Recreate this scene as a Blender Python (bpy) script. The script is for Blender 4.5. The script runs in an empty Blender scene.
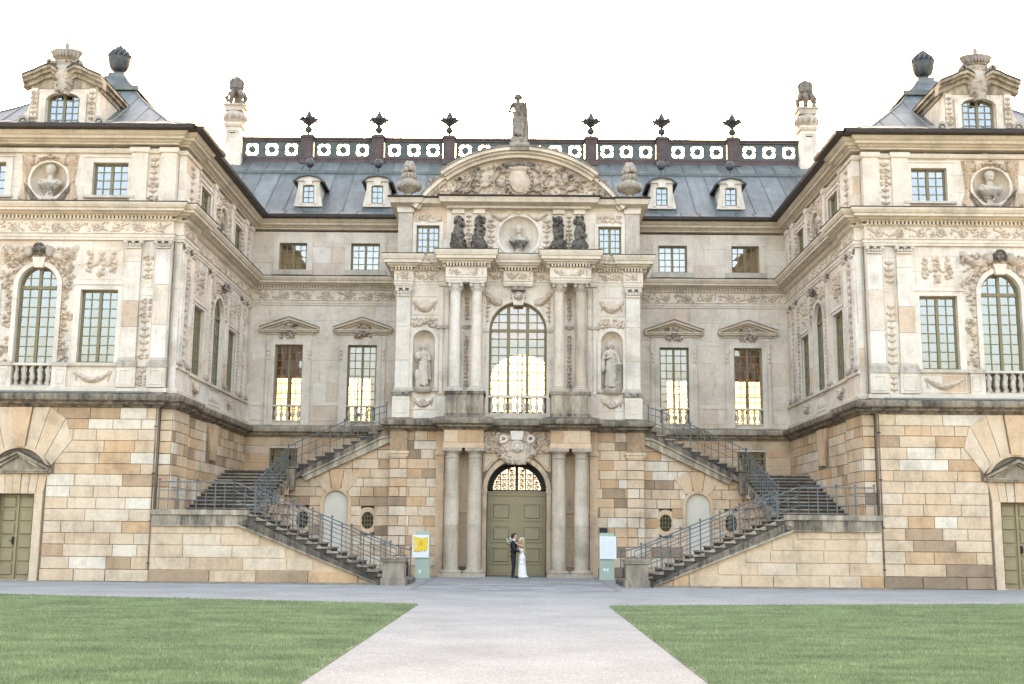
import bpy, bmesh, math, random
import numpy as np
from mathutils import Vector, Matrix
R = math.radians
PI = math.pi
sc = bpy.context.scene
COL = sc.collection
rnd = random.Random(7)

# ------------------------------------------------------------------ mesh builder
def FRONT(Y, s=1):                      # wall facing the viewer at depth Y; (u, out, z) -> world
    return lambda p: (s * p[0], Y - p[1], p[2])
def SIDE(X, s=1):                       # wall of a wing facing the court; u runs along the depth
    return lambda p: (s * (X - p[1]), p[0], p[2])
def FLANK(X, s=1):                      # wall facing away from the axis
    return lambda p: (s * (X + p[1]), p[0], p[2])
IDT = lambda p: p

class M:
    def __init__(s, tf=IDT):
        s.v = []; s.f = []; s.t = []; s.so = []; s.isl = []
        s.set(tf); s.tint = .5; s.soot = 0.
    def set(s, tf):
        s.tf = tf
        o = Vector(tf((0, 0, 0)))
        a, b, c = (Vector(tf(q)) - o for q in ((1, 0, 0), (0, 1, 0), (0, 0, 1)))
        s.flip = a.cross(b).dot(c) < 0
        return s
    def add(s, V, F, tint=None, soot=None):
        n = len(s.v)
        s.v += [s.tf(p) for p in V]
        if soot is None: s.so += [s.soot] * len(V)
        elif isinstance(soot, (int, float)): s.so += [soot] * len(V)
        else: s.so += list(soot)
        t = s.tint if tint is None else tint
        s.isl.append((n, n + len(V), len(s.f), len(s.f) + len(F)))
        for f in F:
            g = [i + n for i in f]
            s.f.append(g[::-1] if s.flip else g); s.t.append(t)
    def box(s, x0, x1, y0, y1, z0, z1, tint=None, soot=None):
        if x0 > x1: x0, x1 = x1, x0
        if y0 > y1: y0, y1 = y1, y0
        V = [(x, y, z) for z in (z0, z1) for y in (y0, y1) for x in (x0, x1)]
        s.add(V, [(0, 2, 3, 1), (4, 5, 7, 6), (0, 1, 5, 4), (2, 6, 7, 3), (0, 4, 6, 2), (1, 3, 7, 5)], tint, soot)
    def cbox(s, x0, x1, y0, y1, z0, z1, c=.02, tint=None, soot=None):   # outer face (y1) chamfered
        if x0 > x1: x0, x1 = x1, x0
        V = [(x0, y0, z0), (x1, y0, z0), (x1, y0, z1), (x0, y0, z1), (x0, y1 - c, z0), (x1, y1 - c, z0), (x1, y1 - c, z1), (x0, y1 - c, z1),
             (x0 + c, y1, z0 + c), (x1 - c, y1, z0 + c), (x1 - c, y1, z1 - c), (x0 + c, y1, z1 - c)]
        F = []
        for a, b in ((0, 4), (4, 8)):
            for i in range(4):
                j = (i + 1) % 4
                F.append((a + i, b + i, b + j, a + j))
        F.append((8, 11, 10, 9))
        s.add(V, F, tint, soot)
    def prism(s, poly, y0, y1, tint=None, soot=None):                   # polygon in (x, z), CCW, extruded along y
        n = len(poly)
        A = sum(poly[i][0] * poly[(i + 1) % n][1] - poly[(i + 1) % n][0] * poly[i][1] for i in range(n))
        if A < 0: poly = poly[::-1]
        V = [(x, y0, z) for x, z in poly] + [(x, y1, z) for x, z in poly]
        F = [tuple(range(n)), tuple(range(2 * n - 1, n - 1, -1))]
        for i in range(n):
            j = (i + 1) % n
            F.append((i, i + n, j + n, j))
        s.add(V, F, tint, soot)
    def arch(s, cx, cz, r0, r1, y0, y1, a0=0, a1=180, n=24, tint=None, soot=None, rz=1.):
        for i in range(n):
            a, b = R(a0 + (a1 - a0) * i / n), R(a0 + (a1 - a0) * (i + 1) / n)
            q = [(cx + r0 * math.cos(a), cz + rz * r0 * math.sin(a)), (cx + r1 * math.cos(a), cz + rz * r1 * math.sin(a)),
                 (cx + r1 * math.cos(b), cz + rz * r1 * math.sin(b)), (cx + r0 * math.cos(b), cz + rz * r0 * math.sin(b))]
            s.prism(q, y0, y1, tint, soot)
    def lathe(s, prof, cx=0, cy=0, cz=0, n=20, tint=None, soot=None, sx=1, sy=1, a0=0):
        V = []; F = []
        for r, z in prof:
            for k in range(n):
                a = a0 + 2 * PI * k / n
                V.append((cx + sx * r * math.cos(a), cy + sy * r * math.sin(a), cz + z))
        for i in range(len(prof) - 1):
            for k in range(n):
                l = (k + 1) % n
                F.append((i * n + k, i * n + l, (i + 1) * n + l, (i + 1) * n + k))
        F.append(tuple(range(n - 1, -1, -1))); F.append(tuple(range((len(prof) - 1) * n, len(prof) * n)))
        s.add(V, F, tint, soot)
    def tube(s, pts, r, n=8, tint=None, soot=None):
        pts = [Vector(p) for p in pts]
        rs = r if isinstance(r, (list, tuple)) else [r] * len(pts)
        V = []; F = []
        for i, p in enumerate(pts):
            d = (pts[min(i + 1, len(pts) - 1)] - pts[max(i - 1, 0)]).normalized()
            a = Vector((0, 0, 1)) if abs(d.z) < .9 else Vector((1, 0, 0))
            u = d.cross(a).normalized(); w = d.cross(u)
            for k in range(n):
                t = 2 * PI * k / n
                V.append(tuple(p + (u * math.cos(t) - w * math.sin(t)) * rs[i]))
        for i in range(len(pts) - 1):
            for k in range(n):
                l = (k + 1) % n
                F.append((i * n + k, (i + 1) * n + k, (i + 1) * n + l, i * n + l))
        F.append(tuple(range(n))); F.append(tuple(range(len(pts) * n - 1, (len(pts) - 1) * n - 1, -1)))
        s.add(V, [f[::-1] for f in F], tint, soot)
    def sph(s, c, r, n=10, m=7, tint=None, soot=None, rot=None):
        if not isinstance(r, (list, tuple)): r = (r, r, r)
        V = [(0, 0, -1)]; F = []
        for i in range(1, m):
            a = -PI / 2 + PI * i / m
            for k in range(n):
                b = 2 * PI * k / n
                V.append((math.cos(a) * math.cos(b), math.cos(a) * math.sin(b), math.sin(a)))
        V.append((0, 0, 1)); L = len(V) - 1
        for k in range(n):
            l = (k + 1) % n
            F.append((0, 1 + l, 1 + k)); F.append((L, L - n + k, L - n + l))
            for i in range(m - 2):
                F.append((1 + i * n + k, 1 + i * n + l, 1 + (i + 1) * n + l, 1 + (i + 1) * n + k))
        W = []
        for p in V:
            q = Vector((p[0] * r[0], p[1] * r[1], p[2] * r[2]))
            if rot is not None: q = rot @ q
            W.append((c[0] + q.x, c[1] + q.y, c[2] + q.z))
        s.add(W, F, tint, soot)
    def sweep(s, path, prof, tint=None, soot=None, y=0):                # moulding along an open plan path, outward = right-hand side
        P = [Vector(p) for p in path]; n = len(P); k = len(prof)
        offs = []
        for i in range(n):
            ns = []
            if i > 0: d = (P[i] - P[i - 1]).normalized(); ns.append(Vector((d.y, -d.x)))
            if i < n - 1: d = (P[i + 1] - P[i]).normalized(); ns.append(Vector((d.y, -d.x)))
            if len(ns) == 2:
                m = ns[0] + ns[1]
                m = m / max(.2, 1 + ns[0].dot(ns[1]))
            else: m = ns[0]
            offs.append(m)
        V = [(P[i].x + offs[i].x * o, P[i].y + offs[i].y * o, z) for i in range(n) for o, z in prof]
        F = []
        for i in range(n - 1):
            for j in range(k):
                l = (j + 1) % k
                F.append((i * k + j, (i + 1) * k + j, (i + 1) * k + l, i * k + l))
        F.append(tuple(range(k))); F.append(tuple(range(n * k - 1, (n - 1) * k - 1, -1)))
        s.add(V, F, tint, soot)
    def dent(s, path, z0, z1, o0, o1, pitch=.14, w=.08, tint=None):     # dentils
        P = [Vector(p) for p in path]
        for i in range(len(P) - 1):
            d = P[i + 1] - P[i]; L = d.length; d = d / L; nn = Vector((d.y, -d.x))
            c = int((L + .02) / pitch)
            if c < 1: continue
            for q in range(c):
                t = (q + .5) * L / c
                a = P[i] + d * (t - w / 2); b = P[i] + d * (t + w / 2)
                pl = [a + nn * o0, b + nn * o0, b + nn * o1, a + nn * o1]
                V = [(p.x, p.y, z) for z in (z0, z1) for p in pl]
                s.add(V, [(0, 1, 2, 3), (7, 6, 5, 4), (0, 4, 5, 1), (1, 5, 6, 2), (2, 6, 7, 3), (3, 7, 4, 0)], tint)

WL = {}
def tag(o, label=None, cat=None, group=None, kind=None):
    if label: o['label'] = label
    if cat: o['category'] = cat
    if group: o['group'] = group
    if kind: o['kind'] = kind
    return o
def pieces(m):
    """groups of shells that stand apart from each other become objects of their own"""
    V = np.array(m.v); k = len(m.isl)
    lo = np.array([V[a:b].min(0) for a, b, _, _ in m.isl]); hi = np.array([V[a:b].max(0) for a, b, _, _ in m.isl])
    size = (hi - lo).max(1)
    gap = np.maximum(0, np.maximum(lo[:, None] - hi[None], lo[None] - hi[:, None]))
    near = np.sqrt((gap ** 2).sum(2)) <= np.maximum(.02, .5 * np.maximum(size[:, None], size[None]))
    lab = -np.ones(k, int); c = 0
    for i in range(k):
        if lab[i] >= 0: continue
        st = [i]; lab[i] = c
        while st:
            j = st.pop()
            for q in np.nonzero(near[j] & (lab < 0))[0]: lab[q] = c; st.append(int(q))
        c += 1
    return lab, c
def build(m, name, mat, parent=None, smooth=True, ang=38, origin=None, split=True):
    if split and 1 < len(m.isl) < 6000:
        lab, c = pieces(m)
        if c > 1:
            out = []
            for q in range(c):
                n = M()
                for i in np.nonzero(lab == q)[0]:
                    a, b, fa, fb = m.isl[i]; o = len(n.v) - a
                    n.isl.append((a + o, b + o, 0, 0)); n.v += m.v[a:b]; n.so += m.so[a:b]; n.t += m.t[fa:fb]
                    n.f += [[v + o for v in f] for f in m.f[fa:fb]]
                out.append((len(n.v), n))
            out.sort(key=lambda x: -x[0])
            return [build(n, name, mat, parent, smooth, ang, None, False) for _, n in out][0]
    V = np.array(m.v, dtype=np.float64)
    lo = V.min(0); hi = V.max(0)
    o0 = np.array(origin) if origin is not None else np.array([(lo[0] + hi[0]) / 2, (lo[1] + hi[1]) / 2, lo[2]])
    me = bpy.data.meshes.new(name)
    me.from_pydata((V - o0).tolist(), [], m.f)
    a = me.attributes.new('tint', 'FLOAT', 'FACE'); a.data.foreach_set('value', np.array(m.t, dtype=np.float32))
    a = me.attributes.new('soot', 'FLOAT', 'POINT'); a.data.foreach_set('value', np.array(m.so, dtype=np.float32))
    me.materials.append(mat)
    if smooth:
        me.shade_smooth(); me.set_sharp_from_angle(angle=R(ang))
    me.update()
    o = bpy.data.objects.new(name, me); COL.objects.link(o)
    w = Vector(o0); WL[o.name] = w
    if parent is not None:
        o.parent = parent; o.location = w - WL[parent.name]
    else: o.location = w
    return o
def empty(name, loc, parent=None):
    o = bpy.data.objects.new(name, None); COL.objects.link(o)
    o.empty_display_size = .3
    WL[o.name] = Vector(loc)
    if parent is not None: o.parent = parent; o.location = Vector(loc) - WL[parent.name]
    else: o.location = loc
    return o
def organic(parts, voxel, smooth_it=2, disp=None):
    """parts: ('c', p0, r0, p1, r1) capsule | ('e', c, (rx,ry,rz), euler?) | ('b', M-call) -> one voxel-fused closed mesh; returns verts, faces"""
    m = M()
    for p in parts:
        if p[0] == 'c':
            a, b = Vector(p[1]), Vector(p[3]); L = (b - a).length
            k = max(2, int(L / max(.4 * min(p[2], p[4]), voxel)) + 1)
            pts = [a.lerp(b, i / (k - 1)) for i in range(k)]
            m.tube(pts, [p[2] + (p[4] - p[2]) * i / (k - 1) for i in range(k)], 12)
            m.sph(a, p[2] * .999, 12, 8); m.sph(b, p[4] * .999, 12, 8)
        elif p[0] == 'e':
            rot = None
            if len(p) > 3:
                from mathutils import Euler
                rot = Euler(p[3]).to_matrix()
            m.sph(p[1], p[2], 16, 12, rot=rot)
        elif p[0] == 'x': m.box(*p[1:7])
    me = bpy.data.meshes.new('tmp'); me.from_pydata([tuple(v) for v in m.v], [], m.f)
    bm_ = bmesh.new(); bm_.from_mesh(me); bmesh.ops.recalc_face_normals(bm_, faces=bm_.faces[:]); bm_.to_mesh(me); bm_.free()
    o = bpy.data.objects.new('tmp', me); COL.objects.link(o)
    md = o.modifiers.new('r', 'REMESH'); md.mode = 'VOXEL'; md.voxel_size = voxel
    if smooth_it:
        sm = o.modifiers.new('s', 'SMOOTH'); sm.iterations = smooth_it; sm.factor = .5
    dg = bpy.context.evaluated_depsgraph_get()
    ev = o.evaluated_get(dg).to_mesh()
    V = np.empty(len(ev.vertices) * 3); ev.vertices.foreach_get('co', V); V = V.reshape(-1, 3)
    F = [tuple(p.vertices) for p in ev.polygons]
    o.evaluated_get(dg).to_mesh_clear()
    bpy.data.objects.remove(o); bpy.data.meshes.remove(me)
    return V, F

# ------------------------------------------------------------------ materials
def nt(name):
    m = bpy.data.materials.new(name); m.use_nodes = True
    t = m.node_tree; t.nodes.clear()
    out = t.nodes.new('ShaderNodeOutputMaterial'); b = t.nodes.new('ShaderNodeBsdfPrincipled')
    t.links.new(b.outputs[0], out.inputs[0])
    return m, t, b, out
def N(t, kind, **kw):
    n = t.nodes.new(kind)
    for k, v in kw.items():
        if hasattr(n, k) and not k[0].isupper(): setattr(n, k, v)
        else: n.inputs[k].default_value = v
    return n
def ramp(t, pts, interp='LINEAR'):
    r = t.nodes.new('ShaderNodeValToRGB'); e = r.color_ramp; e.interpolation = interp
    while len(e.elements) > 1: e.elements.remove(e.elements[0])
    e.elements[0].position = pts[0][0]; c = pts[0][1]; e.elements[0].color = (*c, 1) if isinstance(c, tuple) else (c, c, c, 1)
    for p, c in pts[1:]:
        x = e.elements.new(p); x.color = (*c, 1) if isinstance(c, tuple) else (c, c, c, 1)
    return r
def pos(t, sx=1, sy=1, sz=1):
    g = t.nodes.new('ShaderNodeNewGeometry'); mp = t.nodes.new('ShaderNodeMapping')
    mp.inputs['Scale'].default_value = (sx, sy, sz)
    t.links.new(g.outputs['Position'], mp.inputs[0]); return mp
def mixc(t, fac, a, b, mode='MIX'):
    x = t.nodes.new('ShaderNodeMix'); x.data_type = 'RGBA'; x.blend_type = mode
    for i, v in ((0, fac), (6, a), (7, b)):
        if hasattr(v, 'is_output'): t.links.new(v, x.inputs[i])
        else: x.inputs[i].default_value = v if i == 0 else (*v, 1)
    return x.outputs[2]
def math_(t, op, a, b=None, clamp=False):
    x = t.nodes.new('ShaderNodeMath'); x.operation = op; x.use_clamp = clamp
    for i, v in ((0, a), (1, b)):
        if v is None: continue
        if hasattr(v, 'is_output'): t.links.new(v, x.inputs[i])
        else: x.inputs[i].default_value = v
    return x.outputs[0]
def noise(t, vec, scale, detail=4, rough=.55):
    n = N(t, 'ShaderNodeTexNoise', Scale=scale, Detail=detail, Roughness=rough)
    t.links.new(vec.outputs[0], n.inputs['Vector']); return n
def stone(name, pal, soot=.3, streak=.0, patch=.25, rough=.9, bump=.25, sootc=(.045, .04, .036), interp='LINEAR'):
    m, t, b, o = nt(name)
    at = N(t, 'ShaderNodeAttribute', attribute_name='tint')
    r = ramp(t, pal, interp); t.links.new(at.outputs['Fac'], r.inputs[0])
    p1 = pos(t); n1 = noise(t, p1, .9, 6, .65)
    c = mixc(t, 1., r.outputs[0], ramp_out(t, n1.outputs[0], [(.3, 1 - patch), (.5, 1.0), (.7, 1 + patch * .35)]), 'MULTIPLY')
    n2 = noise(t, p1, 14, 5, .7)
    c = mixc(t, 1., c, ramp_out(t, n2.outputs[0], [(.25, .84), (.75, 1.12)]), 'MULTIPLY')
    # warm iron staining
    n5 = noise(t, p1, 2.3, 4, .6)
    st = ramp_out(t, n5.outputs[0], [(.55, 0.), (.75, .35)])
    c = mixc(t, st, c, (.43, .29, .16))
    ps = pos(t, 2.2, 2.2, .45); n3 = noise(t, ps, 1.6, 8, .72)
    sf = ramp_out(t, n3.outputs[0], [(.57 - .2 * soot, 0.), (.76 - .12 * soot, 1.)])
    sa = N(t, 'ShaderNodeAttribute', attribute_name='soot')
    n4 = noise(t, p1, 7, 5, .7)
    sb = math_(t, 'MULTIPLY', sa.outputs['Fac'], ramp_out(t, n4.outputs[0], [(.25, .35), (.65, 1.25)]))
    f = math_(t, 'ADD', math_(t, 'MULTIPLY', sf, .75 * soot), sb, True)
    f = math_(t, 'MULTIPLY', f, .93)
    c = mixc(t, f, c, sootc)
    t.links.new(c, b.inputs['Base Color']); b.inputs['Roughness'].default_value = rough
    b.inputs['Specular IOR Level'].default_value = .25
    bm = N(t, 'ShaderNodeBump', Strength=bump, Distance=.02)
    nb = noise(t, p1, 30, 6, .7); hh = math_(t, 'ADD', nb.outputs[0], n2.outputs[0])
    t.links.new(hh, bm.inputs['Height']); t.links.new(bm.outputs[0], b.inputs['Normal'])
    return m
def ramp_out(t, src, pts):
    r = ramp(t, pts); t.links.new(src, r.inputs[0]); return r.outputs[0]
def simple(name, col, rough=.5, metal=0, bump=0, bscale=20, var=.15, vscale=3, spec=.5):
    m, t, b, o = nt(name)
    p = pos(t); n = noise(t, p, vscale, 5, .6)
    c = mixc(t, 1., col, ramp_out(t, n.outputs[0], [(.3, 1 - var), (.7, 1 + var)]), 'MULTIPLY')
    t.links.new(c, b.inputs['Base Color'])
    b.inputs['Roughness'].default_value = rough; b.inputs['Metallic'].default_value = metal
    b.inputs['Specular IOR Level'].default_value = spec
    if bump:
        nb = noise(t, p, bscale, 5, .6); bm = N(t, 'ShaderNodeBump', Strength=bump, Distance=.02)
        t.links.new(nb.outputs[0], bm.inputs['Height']); t.links.new(bm.outputs[0], b.inputs['Normal'])
    return m
CREAM = [(0, (.58, .42, .30)), (.12, (.63, .50, .385)), (.3, (.64, .54, .44)), (.6, (.70, .62, .52)), (.8, (.69, .63, .55)), (1, (.75, .69, .61))]
TAN = [(0, (.27, .19, .13)), (.1, (.42, .29, .19)), (.25, (.60, .38, .22)), (.4, (.64, .455, .30)), (.6, (.655, .50, .355)), (.8, (.69, .56, .42)), (1, (.71, .625, .51))]
MAT = dict(
    cream=stone('pale_sandstone', CREAM, soot=.3, patch=.24),
    carve=stone('carved_sandstone', CREAM, soot=.34, patch=.28, bump=.5),
    tan=stone('warm_sandstone', TAN, soot=.36, patch=.32, bump=.4),
    joint=stone('wall_core', [(0, (.24, .18, .13)), (1, (.30, .24, .17))], soot=.5),
    ledge=stone('weathered_ledge_stone', [(0, (.36, .29, .21)), (1, (.58, .49, .37))], soot=1., patch=.4),
    step=stone('worn_step_stone', [(0, (.09, .075, .06)), (.3, (.17, .145, .115)), (.5, (.32, .27, .21)), (1, (.46, .39, .30))], soot=.85, patch=.35),  # low stops darken the risers: shade under the treads in the colour
    corn=stone('cornice_stone', [(0, (.54, .44, .33)), (1, (.71, .63, .52))], soot=.36, patch=.25),
    col=stone('column_stone', [(0, (.40, .32, .24)), (.5, (.52, .43, .33)), (1, (.63, .54, .43))], soot=.45, patch=.25),
    statue=stone('statue_stone', [(0, (.48, .41, .33)), (1, (.62, .56, .48))], soot=.4, patch=.3, bump=.3),
    dark=stone('blackened_stone', [(0, (.20, .18, .16)), (1, (.42, .38, .33))], soot=.35, patch=.4, bump=.4),
    bronze=simple('dark_patinated_metal', (.075, .085, .09), .55, .5, .2, 12, .35, 5),
    gutter=simple('dark_gutter_metal', (.035, .028, .026), .5, .3),
    rail=simple('blue_grey_painted_iron', (.115, .135, .14), .55, 0),
    rust=simple('red_brown_metal', (.085, .055, .052), .6, .2, var=.3),
    grn=simple('green_grey_balustrade_metal', (.07, .09, .086), .6, .2, var=.3),
    frame=simple('olive_window_paint', (.19, .155, .075), .5, 0, var=.1),
    door=simple('olive_door_paint', (.29, .23, .125), .45, 0, .05, 30, .08, 2),
    iron=simple('black_iron', (.02, .02, .022), .5, .3),
    board=simple('sage_green_board_metal', (.33, .40, .32), .45, 0, var=.05),
    plaster=simple('white_plaster', (.62, .56, .47), .9, 0, .1, 20, .08, 1.5),
    warmroom=simple('ochre_room_wall', (.60, .34, .13), .8, 0, var=.15),
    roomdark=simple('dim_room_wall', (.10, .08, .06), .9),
)
# roof metal
m, t, b, o = nt('grey_roof_metal')
p = pos(t); n1 = noise(t, p, .8, 6, .7); ps = pos(t, 3, .7, .7); n2 = noise(t, ps, 1.5, 6, .7)
c = ramp_out(t, n1.outputs[0], [(.3, (.10, .115, .11)), (.5, (.14, .158, .15)), (.7, (.19, .21, .198))])
c = mixc(t, 1., c, ramp_out(t, n2.outputs[0], [(.3, .75), (.7, 1.2)]), 'MULTIPLY')
at = N(t, 'ShaderNodeAttribute', attribute_name='tint')
c = mixc(t, 1., c, ramp_out(t, at.outputs['Fac'], [(0, .8), (1, 1.2)]), 'MULTIPLY')
t.links.new(c, b.inputs['Base Color']); b.inputs['Metallic'].default_value = .2; b.inputs['Roughness'].default_value = .5
bm = N(t, 'ShaderNodeBump', Strength=.25, Distance=.05); t.links.new(n1.outputs[0], bm.inputs['Height']); t.links.new(bm.outputs[0], b.inputs['Normal'])
MAT['roof'] = m
# glass: see-through pane that mirrors the bright sky, hall panes scatter warm light, added for the sunset glow
def glass(name, refl, scatter):
    m = bpy.data.materials.new(name); m.use_nodes = True; t = m.node_tree; t.nodes.clear()
    out = t.nodes.new('ShaderNodeOutputMaterial')
    tr = N(t, 'ShaderNodeBsdfTransparent'); tr.inputs[0].default_value = (.92, .95, .94, 1)
    gl = N(t, 'ShaderNodeBsdfGlossy', Roughness=.03); gl.inputs[0].default_value = (.66, .72, .78, 1)
    tl = N(t, 'ShaderNodeBsdfTranslucent'); tl.inputs[0].default_value = (.95, .85, .68, 1)
    a = t.nodes.new('ShaderNodeMixShader'); a.inputs[0].default_value = scatter
    t.links.new(tr.outputs[0], a.inputs[1]); t.links.new(tl.outputs[0], a.inputs[2])
    c = t.nodes.new('ShaderNodeMixShader')
    fr = N(t, 'ShaderNodeFresnel', IOR=1.5); f = math_(t, 'ADD', math_(t, 'MULTIPLY', fr.outputs[0], 1.0), refl, True)
    t.links.new(f, c.inputs[0]); t.links.new(a.outputs[0], c.inputs[1]); t.links.new(gl.outputs[0], c.inputs[2])
    t.links.new(c.outputs[0], out.inputs[0])
    return m
MAT['glass'] = glass('old_window_glass', .25, .0)
MAT['hallglass'] = glass('scattering_hall_glass', .22, .12)
MAT['fanglass'] = glass('reflecting_fanlight_glass', .25, 0)
MAT['rearfan'] = simple('pale_diffuser', (.7, .7, .7), .9)
MAT['rearfan'].node_tree.nodes['Principled BSDF'].inputs['Transmission Weight'].default_value = 0  # added translucent sheet, gives the fanlight a pale glow from behind
_t = MAT['rearfan'].node_tree; _x = _t.nodes.new('ShaderNodeBsdfTranslucent'); _x.inputs[0].default_value = (.11, .12, .135, 1); _t.links.new(_x.outputs[0], [n for n in _t.nodes if n.type == 'OUTPUT_MATERIAL'][0].inputs[0])
MAT['rearglass'] = glass('curtained_rear_glass', .05, .35)
MAT['rearglass'].node_tree.nodes['Transparent BSDF'].inputs[0].default_value = (.22, .17, .11, 1)  # tint also dims and warms the sky behind into a soft glow
MAT['rearglass'].node_tree.nodes['Translucent BSDF'].inputs[0].default_value = (.7, .45, .2, 1)

# ------------------------------------------------------------------ generic pieces
def wall_core(m, u0, u1, z0, z1, holes, d0=-.45, d1=0, tint=.3):
    """solid wall with rectangular / arched holes: holes = (u0,u1,z0,z1[,spring]) ; arched top when spring given"""
    us = sorted({u0, u1} | {h[0] for h in holes} | {h[1] for h in holes})
    for a, b in zip(us, us[1:]):
        mid = (a + b) / 2
        hs = sorted([h for h in holes if h[0] <= mid <= h[1]], key=lambda h: h[2])
        z = z0
        for h in hs:
            if h[2] > z: m.box(a, b, d0, d1, z, h[2], tint)
            z = h[3]
        if z < z1: m.box(a, b, d0, d1, z, z1, tint)
    for h in holes:
        if len(h) > 4:
            c = (h[0] + h[1]) / 2; r = (h[1] - h[0]) / 2; rz = h[3] - h[4]; n = 14
            for sgn in (-1, 1):
                arc = [(c + sgn * r * math.cos(PI / 2 * i / n), h[4] + rz * math.sin(PI / 2 * i / n)) for i in range(n + 1)]
                for i in range(n):
                    (xa, za), (xb, zb) = arc[i], arc[i + 1]
                    if abs(xa - xb) < 1e-5: continue
                    m.prism([(xa, za), (xb, zb), (xb, h[3]), (xa, h[3])], d0, d1, tint)
def blocks(m, u0, u1, rows, holes=(), d=.03, gap=.012, lmin=.7, lmax=1.5, seed=1, tints=None, c=.012, d0=0.):
    """coursed masonry facing, one tint per block"""
    rr = random.Random(seed)
    for z0, z1 in zip(rows, rows[1:]):
        iv = [(u0, u1)]
        for h in holes:
            if h[2] < z1 - .02 and h[3] > z0 + .02:
                nv = []
                for a, b in iv:
                    if h[1] <= a or h[0] >= b: nv.append((a, b)); continue
                    if h[0] > a: nv.append((a, h[0]))
                    if h[1] < b: nv.append((h[1], b))
                iv = nv
        for a, b in iv:
            x = a
            first = True
            while x < b - .01:
                L = rr.uniform(lmin, lmax)
                if first and b - a > 1.5: L *= rr.uniform(.45, 1)
                first = False
                e = x + L
                if b - e < lmin * .55: e = b
                tn = rr.random() if tints is None else tints(rr)
                m.cbox(x + gap, min(e, b) - gap, d0, d + rr.uniform(-.004, .004), z0 + gap, z1 - gap, c, tn)
                x = e
def tan_t(rr):
    return max(0, min(1, rr.choice([.06, .2, .26, .32, .38, .42, .48, .5, .5, .55, .6, .66, .72, .8, .95]) + rr.uniform(-.05, .05)))
def tan_up(rr):
    return max(0, min(1, rr.choice([.25, .35, .45, .55, .6, .65, .7, .75, .85, .95, 1, .15]) + rr.uniform(-.05, .05)))
def cream_t(rr): return max(0, min(1, rr.choice([.1, .35, .5, .55, .6, .7, .75, .8, .85, .95]) + rr.uniform(-.08, .08)))

ROWS_LOW = [0, .4, .81, 1.22, 1.6, 1.99, 2.4, 2.79, 3.17, 3.57, 3.93, 4.31, 4.72, 5.11, 5.46, 5.86]

def window(parent, tf, u0, u1, z0, z1, cols, rows, arch=0, rec=-.2, glassm='glass', seed=0, mull=(.5,), tw=.034, transom=None, label=None, fr=.075, mw=.1, name='window'):
    """frame with muntins + one child of panes. arch = spring height (z) when arched"""
    rr = random.Random(seed + 11)
    m = M(tf)
    W = u1 - u0; c = (u0 + u1) / 2; r = W / 2
    zs = arch if arch else z1; rz = (z1 - zs) if arch else 0
    top = lambda u: zs + rz * math.sqrt(max(0, 1 - ((u - c) / r) ** 2)) if arch else z1
    y0, y1 = rec, rec + .07
    m.box(u0, u0 + fr, y0, y1, z0, zs); m.box(u1 - fr, u1, y0, y1, z0, zs); m.box(u0 + fr, u1 - fr, y0, y1, z0, z0 + fr)
    if arch: m.arch(c, zs, (r - fr), r, y0, y1, n=28, rz=rz / r)
    else: m.box(u0 + fr, u1 - fr, y0, y1, z1 - fr, z1)
    for f in mull:
        u = u0 + W * f; m.box(u - mw / 2, u + mw / 2, y0, y1 + .015, z0 + fr, top(u) - .03)
    if transom: m.box(u0 + fr, u1 - fr, y0, y1 + .025, transom - .06, transom + .06)
    for i in range(1, cols):
        u = u0 + W * i / cols
        if any(abs(u - (u0 + W * f)) < .03 for f in mull): continue
        m.box(u - tw / 2, u + tw / 2, y0 + .01, y1 - .015, z0 + fr, top(u) - .03)
    ph = (zs - z0) / rows; zz = []
    k = 1
    while z0 + ph * k < (z1 - .1): zz.append(z0 + ph * k); k += 1
    for z in zz:
        hw = r - fr if z <= zs else r * math.sqrt(max(0, 1 - ((z - zs) / rz) ** 2)) - fr
        if transom and abs(z - transom) < .06: continue
        m.box(c - hw, c + hw, y0 + .015, y1 - .02, z - tw / 2, z + tw / 2)
    o = build(m, name, MAT['frame'], parent)
    if label: o['label'] = label
    g = M(tf); gy = rec + .03
    us = [u0 + W * i / cols for i in range(cols + 1)]; zl = [z0] + zz + [z1]
    for i in range(cols):
        for j in range(len(zl) - 1):
            a, b = us[i], us[i + 1]; p, q = zl[j], zl[j + 1]
            e = [rr.uniform(-.0022, .0022) for _ in range(3)]
            n = 4 if (arch and q > zs) else 1
            for s_ in range(n):
                ua, ub = a + (b - a) * s_ / n, a + (b - a) * (s_ + 1) / n
                qa, qb = min(q, top(ua)), min(q, top(ub))
                if qa <= p + .001 and qb <= p + .001: continue
                qa = max(qa, p); qb = max(qb, p)
                pts = []
                for (u, z) in ((ua, p), (ub, p), (ub, qb), (ua, qa)):
                    fu = (u - a) / (b - a); fz = (z - p) / max(.01, (q - p))
                    pts.append((u, gy + e[0] + (e[1] - e[0]) * fu + (e[2] - e[0]) * fz, z))
                g.add(pts, [(0, 1, 2, 3)])
    build(g, 'glass', MAT[glassm], o, smooth=False)
    return o

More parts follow.
